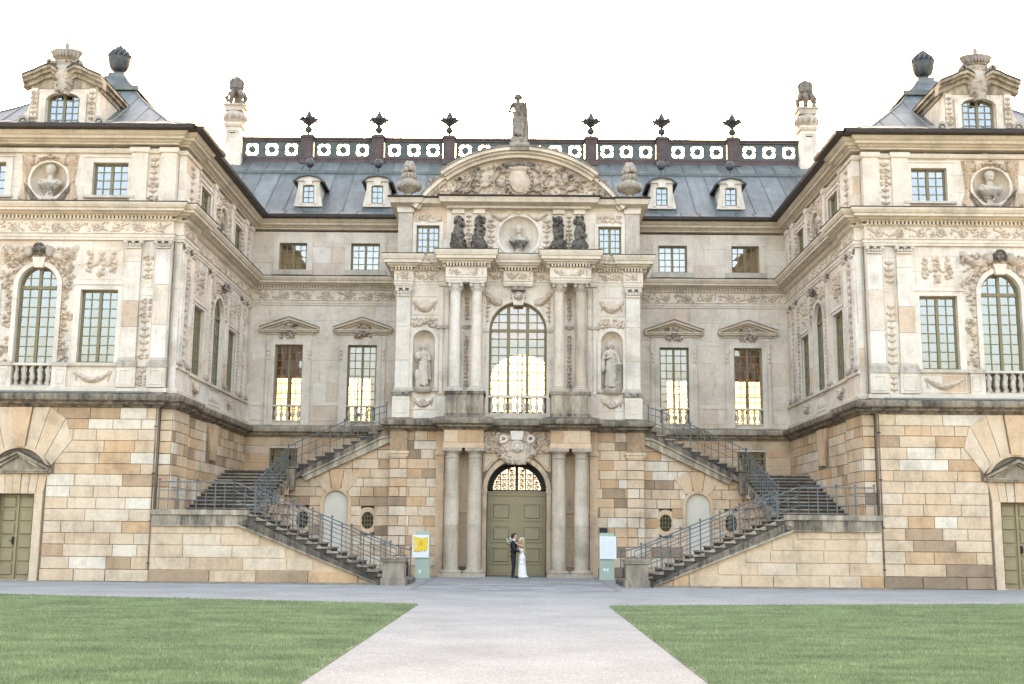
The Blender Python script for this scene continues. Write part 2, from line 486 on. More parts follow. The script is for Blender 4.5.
# --- carved relief as a real height field
def relief(m, u0, z0, w, h, d, blobs, res=.035, rough=.012, seed=0, tint=.22):
    nx, nz = max(3, int(w / res)), max(3, int(h / res))
    X, Z = np.meshgrid(np.linspace(0, w, nx + 1), np.linspace(0, h, nz + 1))
    H = np.zeros_like(X); S = np.zeros_like(X)
    rs = np.random.RandomState(seed)
    for bl in blobs:
        x, z, rx, rz, ang, ht = bl[:6]; so = bl[6] if len(bl) > 6 else 0
        ca, sa = math.cos(ang), math.sin(ang)
        mr = max(rx, rz)
        i0, i1 = int(max(0, (x - mr) / w * nx)), int(min(nx, (x + mr) / w * nx + 1)) + 1
        j0, j1 = int(max(0, (z - mr) / h * nz)), int(min(nz, (z + mr) / h * nz + 1)) + 1
        if i1 <= i0 or j1 <= j0: continue
        dx = X[j0:j1, i0:i1] - x; dz = Z[j0:j1, i0:i1] - z
        a = (dx * ca + dz * sa) / rx; b_ = (-dx * sa + dz * ca) / rz
        hh = ht * np.sqrt(np.clip(1 - a * a - b_ * b_, 0, 1))
        sub = H[j0:j1, i0:i1]; ss = S[j0:j1, i0:i1]
        k = hh > sub; ss[k] = so; sub[k] = hh[k]
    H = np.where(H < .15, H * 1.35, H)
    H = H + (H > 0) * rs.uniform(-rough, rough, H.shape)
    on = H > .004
    S = np.clip(S + .42 * np.exp(-np.clip(H, 0, 1) / .022) * (H > .001), 0, 1)  # carving gets darker where it is shallow
    idx = -np.ones(H.shape, int); V = []; so = []; F = []
    cell = on[:-1, :-1] | on[1:, :-1] | on[:-1, 1:] | on[1:, 1:]
    for j, i in zip(*np.nonzero(cell)):
        q = []
        for jj, ii in ((j, i), (j, i + 1), (j + 1, i + 1), (j + 1, i)):
            if idx[jj, ii] < 0:
                idx[jj, ii] = len(V)
                V.append((u0 + X[jj, ii], d + (H[jj, ii] if on[jj, ii] else -.012), z0 + Z[jj, ii])); so.append(float(S[jj, ii]))
            q.append(int(idx[jj, ii]))
        F.append(tuple(q[::-1]))
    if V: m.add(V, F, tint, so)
def seg(B, x0, z0, x1, z1, r0, r1, ht, so=0, n=None):
    L = math.hypot(x1 - x0, z1 - z0); a = math.atan2(z1 - z0, x1 - x0)
    n = n or max(2, int(L / (.7 * min(r0, r1))))
    for i in range(n + 1):
        f = i / n; r = r0 + (r1 - r0) * f
        B.append((x0 + (x1 - x0) * f, z0 + (z1 - z0) * f, r * 1.15, r, a, ht, so))
def spiral(B, x, z, R0, turns, r, ht, s=1, a0=0, so=0):
    n = int(16 * turns)
    for i in range(n):
        f = i / n; a = a0 + s * 2 * PI * turns * f; rad = R0 * (1 - .8 * f)
        B.append((x + rad * math.cos(a), z + rad * math.sin(a), r * (1 - .3 * f), r * (1 - .3 * f), 0, ht, so))
def p_vine(w, h, rr, pitch=.75):
    B = []; n = max(1, round(w / pitch)); p = w / n
    for i in range(n):
        s = 1 if i % 2 else -1; x = p * (i + .5)
        spiral(B, x, h * .5, h * .36, 1.3, h * .075, .045, s, PI if s > 0 else 0)
        B.append((x, h * .5, h * .13, h * .13, 0, .06, 0))
        seg(B, x - p / 2, h * (.5 - .28 * s), x, h * (.5 + .05 * s), h * .06, h * .07, .035)
        for _ in range(13): B.append((x + rr.uniform(-p / 2, p / 2), h * rr.uniform(.12, .88), h * rr.uniform(.08, .15), h * .06, rr.uniform(0, PI), .035, 0))
    return B
def p_drop(w, h, rr, so=0):
    B = []; n = max(3, int(h / (w * .62)))
    for i in range(n):
        z = h * (1 - (i + .5) / n); e = rr.choice([0, 1, 2]); ww = w * rr.uniform(.3, .46)
        if e == 0:
            for k in range(5): B.append((w / 2 + ww * math.cos(k * 1.26), z + h / n * .28 * math.sin(k * 1.26), w * .17, w * .14, 0, .07, so * rr.random()))
        elif e == 1:
            for s in (-1, 1): B.append((w / 2 + s * ww * .6, z, ww * .55, h / n * .22, s * .7, .06, so * rr.random()))
            B.append((w / 2, z, w * .16, h / n * .35, 0, .08, so * rr.random()))
        else:
            B.append((w / 2, z + h / n * .1, ww, h / n * .3, 0, .05, so * rr.random()))
            B.append((w / 2, z, w * .15, w * .15, 0, .09, so * rr.random()))
    seg(B, w / 2, h * .03, w / 2, h * .97, w * .06, w * .06, .03)
    return B
def p_trophy(w, h, rr, so=0):
    B = []
    for cx, hh in ((.17, .62), (.5, .78), (.83, .62)):
        n = 5
        for i in range(n):
            z = h * (.88 - hh * i / (n - 1)); x = w * cx
            for k in range(4): B.append((x + w * rr.uniform(-.07, .07), z + h * rr.uniform(-.05, .05), w * rr.uniform(.035, .06), w * rr.uniform(.03, .05), rr.uniform(0, 3), rr.uniform(.05, .085), so * rr.random()))
    for s in (-1, 1):
        for i in range(10):
            f = i / 9; B.append((w * (.5 + s * (.05 + .27 * f)), h * (.62 - .22 * math.sin(PI * f) + .1 * f), w * .035, w * .035, 0, .05, 0))
    B.append((w * .5, h * .2, w * .06, w * .075, 0, .1, so))
    return B
def p_festoon(w, h, rr, so=0):
    B = []
    for i in range(22):
        f = i / 21; x = w * (.1 + .8 * f); z = h * (.72 - .42 * math.sin(PI * f)); r = h * (.1 + .09 * math.sin(PI * f))
        B.append((x, z, r, r, 0, r * .9, so * rr.random())); B.append((x + rr.uniform(-.02, .02), z + rr.uniform(-.04, .04), r * .6, r * .6, 0, r * 1.2, so * rr.random()))
    for s in (.08, .92):
        spiral(B, w * s, h * .74, h * .13, 1, h * .06, .05)
        seg(B, w * s, h * .7, w * (s + (.5 - s) * .05), h * .25, h * .07, h * .03, .035)
    return B
def p_random(w, h, rr, n, r0=.03, r1=.09, ht=.08, so=0, inside=None):
    B = []
    for _ in range(n * 3):
        x, z = rr.uniform(0, w), rr.uniform(0, h)
        if inside and not inside(x, z): continue
        r = rr.uniform(r0, r1)
        B.append((x, z, r, r * rr.uniform(.35, .8), rr.uniform(0, PI), ht * rr.uniform(.5, 1.1), so * (rr.random() ** 2)))
        if len(B) >= n: break
    return B
def panel(m, u0, u1, z0, z1, d0, fw=.05, dd=.03, tint=.65):          # raised frame round a sunk panel
    m.box(u0, u1, d0, d0 + dd, z0, z0 + fw, tint); m.box(u0, u1, d0, d0 + dd, z1 - fw, z1, tint)
    m.box(u0, u0 + fw, d0, d0 + dd, z0 + fw, z1 - fw, tint); m.box(u1 - fw, u1, d0, d0 + dd, z0 + fw, z1 - fw, tint)
def capital(m, u, d, z, w, h, depth=None, tint=.6, so=.25):            # composite capital
    dd = depth or w / 2
    m.box(u - w * .5, u + w * .5, d, d + dd * .9, z, z + h * .15, tint)
    for k in range(5):
        x = u + w * (-.4 + .2 * k)
        m.sph((x, d + dd * .9, z + h * .35), (w * .11, .05, h * .22), 8, 6, tint, so)
    for s in (-1, 1):
        m.sph((u + s * w * .5, d + dd * .95, z + h * .62), (w * .17, .07, h * .24), 10, 7, tint, so)
    m.sph((u, d + dd, z + h * .66), (w * .13, .07, h * .18), 8, 6, tint, so)
    m.box(u - w * .62, u + w * .62, d, d + dd * 1.1, z + h * .82, z + h, tint, so)
def pilaster(parent, tf, u0, u1, z0, z1, d0, d1, capz, tint=.6, capmat='carve', seed=0, basez=.18):
    m = M(tf); rr = random.Random(seed); w = u1 - u0
    z = z0 + basez
    m.box(u0 - .05, u1 + .05, d0, d1 + .05, z0, z0 + basez * .5, tint, .5); m.box(u0 - .025, u1 + .025, d0, d1 + .03, z0 + basez * .5, z0 + basez, tint, .3)
    while z < capz - .01:
        e = min(capz, z + rr.uniform(.8, 1.5)); e = capz if capz - e < .4 else e
        m.cbox(u0, u1, d0, d1, z + .004, e - .004, .008, cream_t(rr)); z = e
    capital(m, (u0 + u1) / 2, d0 + (d1 - d0) * .3, capz, w, z1 - capz, (d1 - d0) + .05, tint, .25)
    return build(m, 'pilaster', MAT[capmat], parent)
BAL_PROF = [(.055, 0), (.055, .05), (.03, .08), (.075, .24), (.06, .34), (.03, .5), (.03, .54), (.05, .58), (.05, .62)]
def balusters(parent, tf, u0, u1, z0, z1, d, n, mat='cream', soot=.15):
    m = M(tf); H = z1 - z0 - .14
    m.box(u0, u1, d - .1, d + .1, z0, z0 + .06, .6, soot); m.box(u0, u1, d - .11, d + .11, z1 - .08, z1, .7, soot * .3)
    for i in range(n):
        u = u0 + (u1 - u0) * (i + .5) / n
        m.lathe([(r * 1.25, z / .62 * H) for r, z in BAL_PROF], u, d, z0 + .06, 12, .6, soot)
    return build(m, 'balustrade', MAT[mat], parent)
def pediment(parent, tf, u0, u1, z0, z1, d0, dp, name='window_pediment', mat='corn'):
    m = M(tf); c = (u0 + u1) / 2; th = .12
    m.box(u0 + .04, u1 - .04, d0, d0 + dp * .8, z0, z0 + th * .6); m.box(u0, u1, d0, d0 + dp, z0 + th * .6, z0 + th)
    for s in (-1, 1):
        e = u0 if s < 0 else u1
        m.prism([(e, z0 + th), (e, z0 + th + .09), (c, z1), (c, z1 - .12)], d0, d0 + dp)
        m.prism([(e, z0 + th + .09), (e, z0 + th + .115), (c, z1 + .025), (c, z1)], d0, d0 + dp + .05, 0, .8)
        m.prism([(e + .1 * (-s), z0 + th), (c, z1 - .12), (c, z1 - .2), (e + .3 * (-s), z0 + th)], d0, d0 + dp * .55)
    m.prism([(u0 + .1, z0 + th), (u1 - .1, z0 + th), (c, z1 - .13)], d0 - .02, d0 + .03, .5)
    return build(m, name, MAT[mat], parent)
def mask(m, u, z, d, s, soot=.3, tint=.5):                            # a carved head with curls
    m.sph((u, d, z), (s * .5, s * .4, s * .62), 14, 10, tint, soot)
    m.sph((u, d + s * .4, z - s * .08), (s * .09, s * .13, s * .16), 8, 6, tint, soot)
    for k in (-1, 1):
        m.sph((u + k * s * .19, d + s * .33, z + s * .1), (s * .11, s * .08, s * .06), 8, 6, tint, soot * 1.6)
        m.sph((u + k * s * .2, d + s * .33, z - s * .2), (s * .13, s * .09, s * .12), 8, 6, tint, soot)
    m.sph((u, d + s * .33, z - s * .34), (s * .16, s * .08, s * .05), 8, 6, tint, soot * 1.5)
    rr = random.Random(int(u * 100))
    for k in range(15):
        a = R(-20 + 220 * k / 14); m.sph((u + s * .58 * math.cos(a), d + s * .15, z + s * .62 * math.sin(a)), (s * .19, s * .2, s * .19), 8, 6, tint, soot * rr.uniform(.8, 1.6))

# ================================================================== THE PALACE
palace = empty('palace', (0, 52, 0))
tag(palace, 'baroque sandstone palace with two projecting wings and a central portico', 'palace')
YW, YB, YP = 40.3, 51.9, 48.3          # wing front, recessed main front, portico wall
XI = 12.05                             # wing side wall facing the court
LED = [(-.3, 5.86), (.06, 5.86), (.1, 5.92), (.22, 5.96), (.24, 6.02), (.4, 6.08), (.44, 6.2), (.42, 6.27), (.1, 6.38), (-.3, 6.40)]
MID = [(-.3, 12.66), (.16, 12.66), (.16, 12.70), (.30, 12.71), (.31, 12.76), (.48, 12.77), (.48, 12.86), (.53, 12.875), (.54, 12.9), (.58, 12.94), (.61, 13.0), (.61, 13.04), (-.3, 13.1)]
LEAD = [(-.2, 13.10), (.62, 13.045), (.63, 13.075), (-.2, 13.14)]
EAV = [(-.3, 15.32), (.05, 15.32), (.05, 15.38), (.12, 15.4), (.16, 15.46), (.3, 15.47), (.3, 15.56), (.34, 15.57), (.42, 15.66), (.44, 15.72), (-.3, 15.73)]
GUT = [(-.4, 15.735), (.6, 15.735), (.72, 15.74), (.74, 15.86), (.66, 15.88), (.6, 15.80), (-.4, 15.84)]
ARCHI = [(-.3, 11.8), (.05, 11.8), (.06, 11.88), (.09, 11.9), (.1, 12.0), (.14, 12.02), (-.3, 12.04)]

def wing(s):
    F = FRONT(YW, s); S = SIDE(XI, s)
    path_low = [(22, 40.1), (12.3, 40.1), (12.3, 40.36), (11.85, 40.36), (11.85, 42.3), (XI, 42.3), (XI, YB - .02)]
    path_up = [(22, YW - .06), (12.2, YW - .06), (12.2, 40.46), (11.9, 40.46), (11.9, 42.15), (XI, 42.15), (XI, YB - .02)]
    fixp = lambda P: [(-x, y) for x, y in P] if s < 0 else [(x, y) for x, y in P][::-1]
    sd = 100 + s
    # ---------- ground floor
    m = M(F)
    FL = FRONT(40.13, s)
    m.set(FL)
    holes = [(16.33, 17.57, 0, 2.88)]
    wall_core(m, 12.3, 22, 0, 5.86, holes, -.6, 0)
    m.set(IDT); m.box(s * 12.05, s * 12.3, 40.4, 41.5, 0, 5.86, .3) if False else None
    m.set(S); wall_core(m, 40.45, YB, 0, 5.86, [], -.5, 0)
    m.box(40.39, 42.3, 0, .17, 0, 5.86, .3)
    core = build(m, 'wall_core', MAT['joint'], palace)
    m = M(FL)
    up = lambda rr: tan_up(rr) if s < 0 else max(0, min(1, rr.choice([.22, .28, .33, .38, .42, .45, .5, .5, .55, .6, .62, .7, .08, .98]) + rr.uniform(-.05, .05)))
    H = [(15.98, 17.92, 0, 3.75), (15.75, 18.15, 3.7, 5.1), (16.2, 17.7, 4.9, 5.9)]
    blocks(m, 12.3, 22, ROWS_LOW[1:], H, .035, .008, .75, 1.7, sd, up)
    blocks(m, 12.3, 15.98, [0, .4], [], .1, .012, .8, 1.6, sd + 5, (lambda rr: rr.uniform(.4, .7)) if s < 0 else (lambda rr: rr.uniform(0, .3)))
    blocks(m, 17.92, 22, [0, .4], [], .1, .012, .8, 1.6, sd + 6, up)
    m.box(12.3, 12.30 - .26, -.3, 0, 0, .01, .5)
    build(m, 'wall', MAT['tan'], palace)
    m = M(S)
    m.set(SIDE(11.87, s)); blocks(m, 40.39, 42.3, ROWS_LOW[1:], [], .03, .008, .6, 1.2, sd + 2, tan_t)
    m.set(FRONT(40.39, s)); blocks(m, 11.87, 12.29, ROWS_LOW, [], .025, .012, .4, .6, sd + 3, tan_t)
    m.set(S); blocks(m, 42.3, YB - .05, ROWS_LOW[1:], [(45.4, 47.2, 4.5, 5.9)], .035, .008, .6, 1.25, sd + 4, lambda rr: max(.1, tan_t(rr)))
    for k, (a, b_, c_, e) in enumerate([(45.35, 45.85, 46.05, 45.95), (45.87, 46.73, 46.5, 46.1), (46.75, 47.25, 46.65, 46.55)]):
        m.prism([(a, 5.86), (b_, 5.86), (c_, 4.45 if k == 1 else 4.75), (e, 4.45 if k == 1 else 4.75)], 0, .09 + .07 * (k == 1), .4)
    build(m, 'wall', MAT['tan'], palace)
    # radiating stones over the wing door, lintel, pediment, door
    m = M(FL); c = 16.95
    m.prism([(c - .34, 5.84), (c + .34, 5.84), (c + .17, 4.48), (c - .17, 4.48)], 0, .15, .35)
    for q in (-1, 1):
        A = [(.19, 4.46, .36, 5.84), (.52, 4.36, .95, 5.84), (.86, 4.14, 1.5, 5.46), (1.12, 3.86, 1.75, 4.72)]
        for (x0, z0, x1, z1), (x2, z2, x3, z3), tn in zip(A, A[1:], (.62, .5, .7)):
            g = .012
            m.prism([(c + q * (x0 + g), z0), (c + q * (x2 - g), z2), (c + q * (x3 - g), z3), (c + q * (x1 + g), z1)], 0, .07, tn)
    m.arch(c, 3.42, 1.02, 1.12, .0, .1, 10, 170, tint=.5)
    m.arch(c, 3.42, .0, 1.03, -.1, -.02, 8, 172, tint=.95)
    for i in range(7):
        a0 = c - .9 + 1.8 * i / 7 ; f0 = (i - 3.5) * .03; f1 = (i - 2.5) * .03
        m.prism([(a0 + .01, 2.9), (a0 + 1.8 / 7 - .01, 2.9), (a0 + 1.8 / 7 - .01 + f1, 3.57), (a0 + .01 + f0, 3.57)], -.05, .09 + .03 * (i == 3), .45 + .1 * (i % 3))
    m.box(c - .9, c - .63, -.2, .1, 0, 2.9, .6); m.box(c + .63, c + .9, -.2, .1, 0, 2.9, .6)
    build(m, 'door_surround', MAT['tan'], palace)
    pediment(palace, FL, c - 1.08, c + 1.08, 3.58, 4.36, .02, .26, 'door_pediment', 'ledge')
    m = M(FL)
    for q in (-1, 1):
        m.box(c, c + q * .62, -.3, -.22, 0.02, 2.9)
        for k in range(6):
            z = .18 + k * .45
            x0, x1 = sorted((c + q * .09, c + q * .52)); m.cbox(x0, x1, -.22, -.17, z, z + .36, .03)
    m.box(c - .03, c + .03, -.22, -.16, 0.02, 2.88)
    dr = build(m, 'door', MAT['door'], palace)
    m = M(FL); m.box(c + .08, c + .13, -.2, -.13, 1.2, 1.45); m.tube([(c + .105, -.12, 1.32), (c + .2, -.1, 1.32)], .014)
    build(m, 'handle', MAT['iron'], dr)
    # ledge
    m = M(); m.sweep(fixp(path_low), LED, .3, .28)
    build(m, 'ledge', MAT['ledge'], palace, origin=(s * 16, 41, 5.86))
    # dark metal cover on the ledge
    m = M(); m.sweep(fixp([(22, 40.1), (12.6, 40.1)]), [(-.2, 6.41), (.3, 6.325), (.3, 6.36), (-.2, 6.46)])
    build(m, 'ledge_cover', MAT['roof'], palace)
    # ---------- main floor
    hf = [(14.0, 15.31, 7.42, 10.02), (16.13, 17.53, 6.62, 10.86, 10.1), (18.35, 19.66, 7.42, 10.02)]
    ha = [(13.92, 15.18, 13.43, 14.65), (16.09, 17.39, 13.3, 14.7), (18.3, 19.56, 13.43, 14.65)]
    hs = [(42.8, 44.2, 7.42, 10.02), (45.5, 47.1, 6.62, 10.95, 10.2), (48.0, 49.35, 7.42, 10.02)]
    hb = [(42.95, 44.3, 13.43, 14.65), (45.6, 46.9, 13.35, 14.75, 14.05), (48.3, 49.6, 13.43, 14.65)]
    m = M(F)
    wall_core(m, 12.2, 22, 6.38, 15.2, hf + ha, -.45, 0, .55)
    m.set(S); wall_core(m, 40.6, YB, 6.38, 15.2, hs + hb, -.45, 0, .55)
    m.box(40.5, 42.15, 0, .13, 6.38, 15.2, .55)
    build(m, 'wall_core', MAT['cream'], palace)
    rows_up = [6.4, 7.36, 8.2, 9.1, 10.12, 10.9, 11.8]
    m = M(F)
    for r_ in (rows_up, [13.1, 13.75, 14.4, 15.2]):
        blocks(m, 12.2, 22, r_, [(h[0], h[1], h[2], h[3]) for h in hf + ha], .015, .004, .9, 2., sd + 9, cream_t)
        m.set(S); blocks(m, 42.15, YB, r_, [(h[0], h[1], h[2], h[3]) for h in hs + hb], .015, .004, .9, 2., sd + 10, cream_t)
        m.set(SIDE(11.92, s)); blocks(m, 40.5, 42.15, r_, [], .012, .004, .8, 1.6, sd + 12, cream_t)
        m.set(FRONT(40.5, s)); blocks(m, 11.92, 12.19, r_, [], .012, .004, .3, .4, sd + 13, cream_t); m.set(F)
    build(m, 'wall', MAT['cream'], palace)
    # pedestal course mouldings
    m = M()
    m.sweep(fixp(path_up), [(-.1, 7.3), (.06, 7.3), (.1, 7.34), (.1, 7.39), (-.1, 7.42)] if False else [(-.05, 6.4), (.12, 6.4), (.12, 6.52), (.03, 6.58), (-.05, 6.58)], .6)
    build(m, 'plinth_course', MAT['corn'], palace, origin=(s * 16, 41, 6.4))
    m = M(F); zt = (7.3, 7.42)
    for a, b_ in ((12.2, 14.0 - .1), (13.9, 15.6), (15.6, 16.13), (17.53, 18.2), (18.2, 22)): m.box(a, b_, 0, .1, *zt, .6)
    m.set(S)
    for a, b_ in ((42.15, 45.5), (47.0, YB)): m.box(a, b_, 0, .1, *zt, .6)
    m.set(SIDE(11.92, s)); m.box(40.5, 42.15, 0, .08, *zt, .6)
    build(m, 'sill_course', MAT['corn'], palace)
    # pilasters front
    for (a, b_) in ((13.25, 13.8), (12.22, 12.74), (19.86, 20.41), (20.9, 21.45)):
        m = M(F); m.box(a - .06, b_ + .06, 0, .17, 6.58, 7.28, .6, .1); m.box(a - .09, b_ + .09, 0, .2, 7.28, 7.43, .7, .5); panel(m, a + .04, b_ - .04, 6.68, 7.2, .17, .04, .02)
        build(m, 'pedestal', MAT['carve'], palace)
        pilaster(palace, F, a, b_, 7.43, 11.8, 0, .12, 11.5, seed=int(a * 10))
        m = M(F); m.box(a - .02, b_ + .02, 0, .1, 13.12, 15.2, .55); m.box(a - .08, b_ + .08, 0, .16, 15.03, 15.2, .7); build(m, 'attic_pilaster', MAT['cream'], palace)
    for (a, b_) in ((40.56, 40.95), (41.5, 42.0)):
        pilaster(palace, SIDE(11.92, s), a, b_, 7.43, 11.8, 0, .08, 11.5, seed=int(a * 10))
    for (a, b_) in ((44.55, 44.9), (47.4, 47.75), (49.8, 50.3), (50.9, 51.4)):
        pilaster(palace, S, a, b_, 7.43, 11.8, 0, .1, 11.5, seed=int(a * 10))
        m = M(S); m.box(a, b_, 0, .1, 13.12, 15.2, .55); m.box(a - .06, b_ + .06, 0, .14, 15.03, 15.2, .7); build(m, 'attic_pilaster', MAT['cream'], palace)
    # window surrounds
    def surround(tf, u0, u1, z0, z1, w=.2, d=.07, sill=True, ears=False, top=.0):
        m = M(tf)
        m.box(u0 - w, u0, -.02, d, z0, z1, .7); m.box(u1, u1 + w, -.02, d, z0, z1, .7); m.box(u0 - w - (.06 if ears else 0), u1 + w + (.06 if ears else 0), -.02, d, z1, z1 + w, .75)
        m.box(u0 - w - .05, u1 + w + .05, d, d + .04, z1 + w - .05, z1 + w, .7)
        if sill: m.box(u0 - w - .05, u1 + w + .05, -.1, d + .06, z0 - .09, z0, .7, .25)
        build(m, 'window_surround', MAT['cream'], palace)
    for q in (0, 2):
        a, b_, z0, z1 = hf[q]; surround(F, a, b_, z0, z1, .22)
        window(palace, F, a, b_, z0, z1, 4, 8, seed=q + 5 * s, transom=None)
        a, b_, z0, z1 = ha[q]; surround(F, a, b_, z0, z1, .24)
        window(palace, F, a, b_, z0, z1, 4, 4, seed=q + 7 * s)
    for q in (0, 2):
        a, b_, z0, z1 = hs[q]; surround(S, a, b_, z0, z1, .16, .04, False)
        window(palace, S, a, b_, z0, z1, 4, 8, rec=-.17, seed=q + 15 * s)
        a, b_, z0, z1 = hb[q]; surround(S, a, b_, z0, z1, .16, .04, False)
        window(palace, S, a, b_, z0, z1, 4, 4, rec=-.17, seed=q + 17 * s)
    window(palace, F, 16.13, 17.53, 6.62, 10.86, 4, 10, arch=10.1, seed=3 * s, transom=10.1)
    window(palace, S, 45.5, 47.1, 6.62, 10.95, 4, 10, arch=10.2, rec=-.17, seed=4 * s, transom=10.2)
    balusters(palace, F, 16.13, 17.53, 6.58, 7.4, -.03, 5, soot=.35)
    balusters(palace, S, 45.5, 47.0, 6.58, 7.4, -.03, 5)
    m = M(F); m.box(15.62, 16.13, 0, .09, 6.58, 7.3, .65); m.box(17.53, 18.04, 0, .09, 6.58, 7.3, .65); m.box(15.55, 16.13, 0, .14, 7.3, 7.43, .6, .3); m.box(17.53, 18.1, 0, .14, 7.3, 7.43, .6, .3)
    for q in (15.62, 17.62): panel(m, q + .06, q + .36, 6.68, 7.2, .09, .03, .02)
    build(m, 'pedestal', MAT['carve'], palace)
    # ornament round the great arched window of the wing front
    rr = random.Random(31 + s)
    m = M(F); m.arch(16.83, 10.1, .7, .86, -.1, .1, 0, 180, rz=1.09, tint=.65)
    m.box(15.97, 16.13, -.1, .1, 7.42, 10.1, .65); m.box(17.53, 17.69, -.1, .1, 7.42, 10.1, .65)
    cc = 16.83 - 15.5
    def ins(x, z):
        r2 = math.hypot(x - cc, max(0, (z - 2.7)))
        return (abs(x - cc) > .9 if z < 2.7 else r2 > .92) and (abs(x - cc) < 1.12 + .12 * math.sin(z * 5) + (.18 if z > 2.9 else 0))
    relief(m, 15.5, 7.42, 2.66, 4.35, .02, p_random(2.66, 4.1, rr, 330, .035, .1, .11, .2, ins), .03, .012, 3 + s)
    for q in (-1, 1):
        relief(m, 16.83 - .62 + q * .72, 10.95, 1.24, .75, .03, p_festoon(1.24, .75, rr, .1), .03)
    mask(m, 16.83, 11.42, .2, .3, .9, .4)
    for q in (-1, 1): m.sph((16.83 + q * .38, .16, 11.35), (.16, .14, .2), 10, 7, .4, .4)
    m.prism([(16.6, 11.15), (17.06, 11.15), (16.98, 10.78), (16.68, 10.78)], 0, .18, .6)
    build(m, 'window_ornament', MAT['carve'], palace)
    m = M(S); m.arch(46.25, 10.2, .75, .9, -.1, .08, tint=.65)
    m.box(45.35, 45.5, -.1, .08, 7.42, 10.2, .65); m.box(47.0, 47.15, -.1, .08, 7.42, 10.2, .65)
    relief(m, 45.0, 10.2, 2.5, 1.5, .02, p_random(2.5, 1.5, rr, 120, .04, .1, .11, .2, lambda x, z: .95 < math.hypot(x - 1.25, z) < 1.45), .035)
    mask(m, 46.25, 11.35, .25, .3, .8, .4)
    build(m, 'window_ornament', MAT['carve'], palace)
    # relief panels
    for a, b_ in ((13.97, 15.36), (18.3, 19.69)):
        m = M(F); panel(m, a - .05, b_ + .05, 10.38, 11.5, .0, .05, .03); relief(m, a + .05, 10.45, b_ - a - .1, 1.0, .015, p_trophy(b_ - a - .1, 1., rr, .1), .028, seed=int(a))
        build(m, 'relief_panel', MAT['carve'], palace)
        m = M(F); panel(m, a - .05, b_ + .15, 6.62, 7.26, .0, .04, .03); relief(m, a + .05, 6.66, b_ - a, .56, .015, p_festoon(b_ - a, .56, rr, .1), .028, seed=int(a) + 1)
        build(m, 'relief_panel', MAT['carve'], palace)
    for a in (42.85, 48.0):
        m = M(S); relief(m, a, 10.4, 1.1, 1.1, .015, p_trophy(1.1, 1.1, rr, .15), .035); panel(m, a - .06, a + 1.16, 10.35, 11.55, 0, .04, .03)
        relief(m, a, 6.64, 1.1, .62, .015, p_festoon(1.1, .62, rr, .7), .035)
        build(m, 'relief_panel', MAT['carve'], palace)
    for a, w in ((12.82, .36), (20.47, .36)):
        m = M(F)
        panel(m, a - .04, a + w + .04, 7.5, 9.85, .0, .03, .03); relief(m, a, 7.55, w, 2.2, .015, p_drop(w, 2.2, rr, .1), .025)
        panel(m, a - .04, a + w + .04, 10.3, 11.4, .0, .03, .03); relief(m, a, 10.4, w, .9, .015, p_drop(w, .9, rr, .1), .025)
        relief(m, a, 6.62, w, .62, .015, p_drop(w, .62, rr, .1), .025)
        panel(m, a - .04, a + w + .06, 13.2, 15.0, .0, .03, .03); relief(m, a, 13.25, w + .02, 1.65, .015, p_drop(w, 1.65, rr, .25), .025)
        build(m, 'relief_panel', MAT['carve'], palace)
    for a, w, tf in ((41.02, .4, SIDE(11.92, s)), (42.25, .3, S), (44.95, .25, S), (49.5, .25, S), (50.35, .35, S)):
        m = M(tf); relief(m, a, 7.55, w, 3.9, .015, p_drop(w, 3.9, rr, .3), .03); relief(m, a, 13.2, w, 1.7, .015, p_drop(w, 1.7, rr, .5), .03)
        build(m, 'relief_panel', MAT['carve'], palace)
    # frieze, architrave, cornice, eaves
    m = M(); m.sweep(fixp(path_up), ARCHI, .6); m.sweep(fixp(path_up), [(-.3, 12.03), (.02, 12.03), (.02, 12.5), (.1, 12.52), (.12, 12.56), (-.3, 12.56)], .6)
    build(m, 'architrave', MAT['cream'], palace, origin=(s * 16, 41, 11.8))
    m = M(FRONT(YW - .06, s)); relief(m, 12.3, 12.04, 9.6, .46, .015, p_vine(9.6, .46, rr), .03, seed=2)
    build(m, 'frieze', MAT['carve'], palace); m = M(S); relief(m, 42.3, 12.04, 9.5, .46, .015, p_vine(9.5, .46, rr), .035, seed=3)
    build(m, 'frieze', MAT['carve'], palace); m = M(SIDE(11.9, s)); relief(m, 40.5, 12.04, 1.6, .46, .015, p_vine(1.6, .46, rr), .035, seed=4)
    build(m, 'frieze', MAT['carve'], palace)
    m = M(); P = fixp(path_up); m.sweep(P, LEAD); build(m, 'lead_cover', MAT['gutter'], palace)
    m = M(); m.sweep(P, [(-.3, 12.562), (.02, 12.562), (.02, 12.658), (-.3, 12.658)], 0, .55); m.sweep(P, MID, .6); m.dent(P, 12.54, 12.66, .03, .17, .135, .075, .7)  # sooty dark band behind dentils: shading under the cornice put into its colour
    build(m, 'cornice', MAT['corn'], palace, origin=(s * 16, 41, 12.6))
    m = M(); m.sweep(P, EAV, .6); m.sweep(P, [(-.2, 15.0), (.04, 15.0), (.07, 15.06), (.07, 15.1), (-.2, 15.1)], .6)
    build(m, 'eaves_cornice', MAT['corn'], palace, origin=(s * 16, 41, 15.2))
    m = M(); m.sweep(P, GUT); build(m, 'gutter', MAT['gutter'], palace, origin=(s * 16, 41, 15.66))
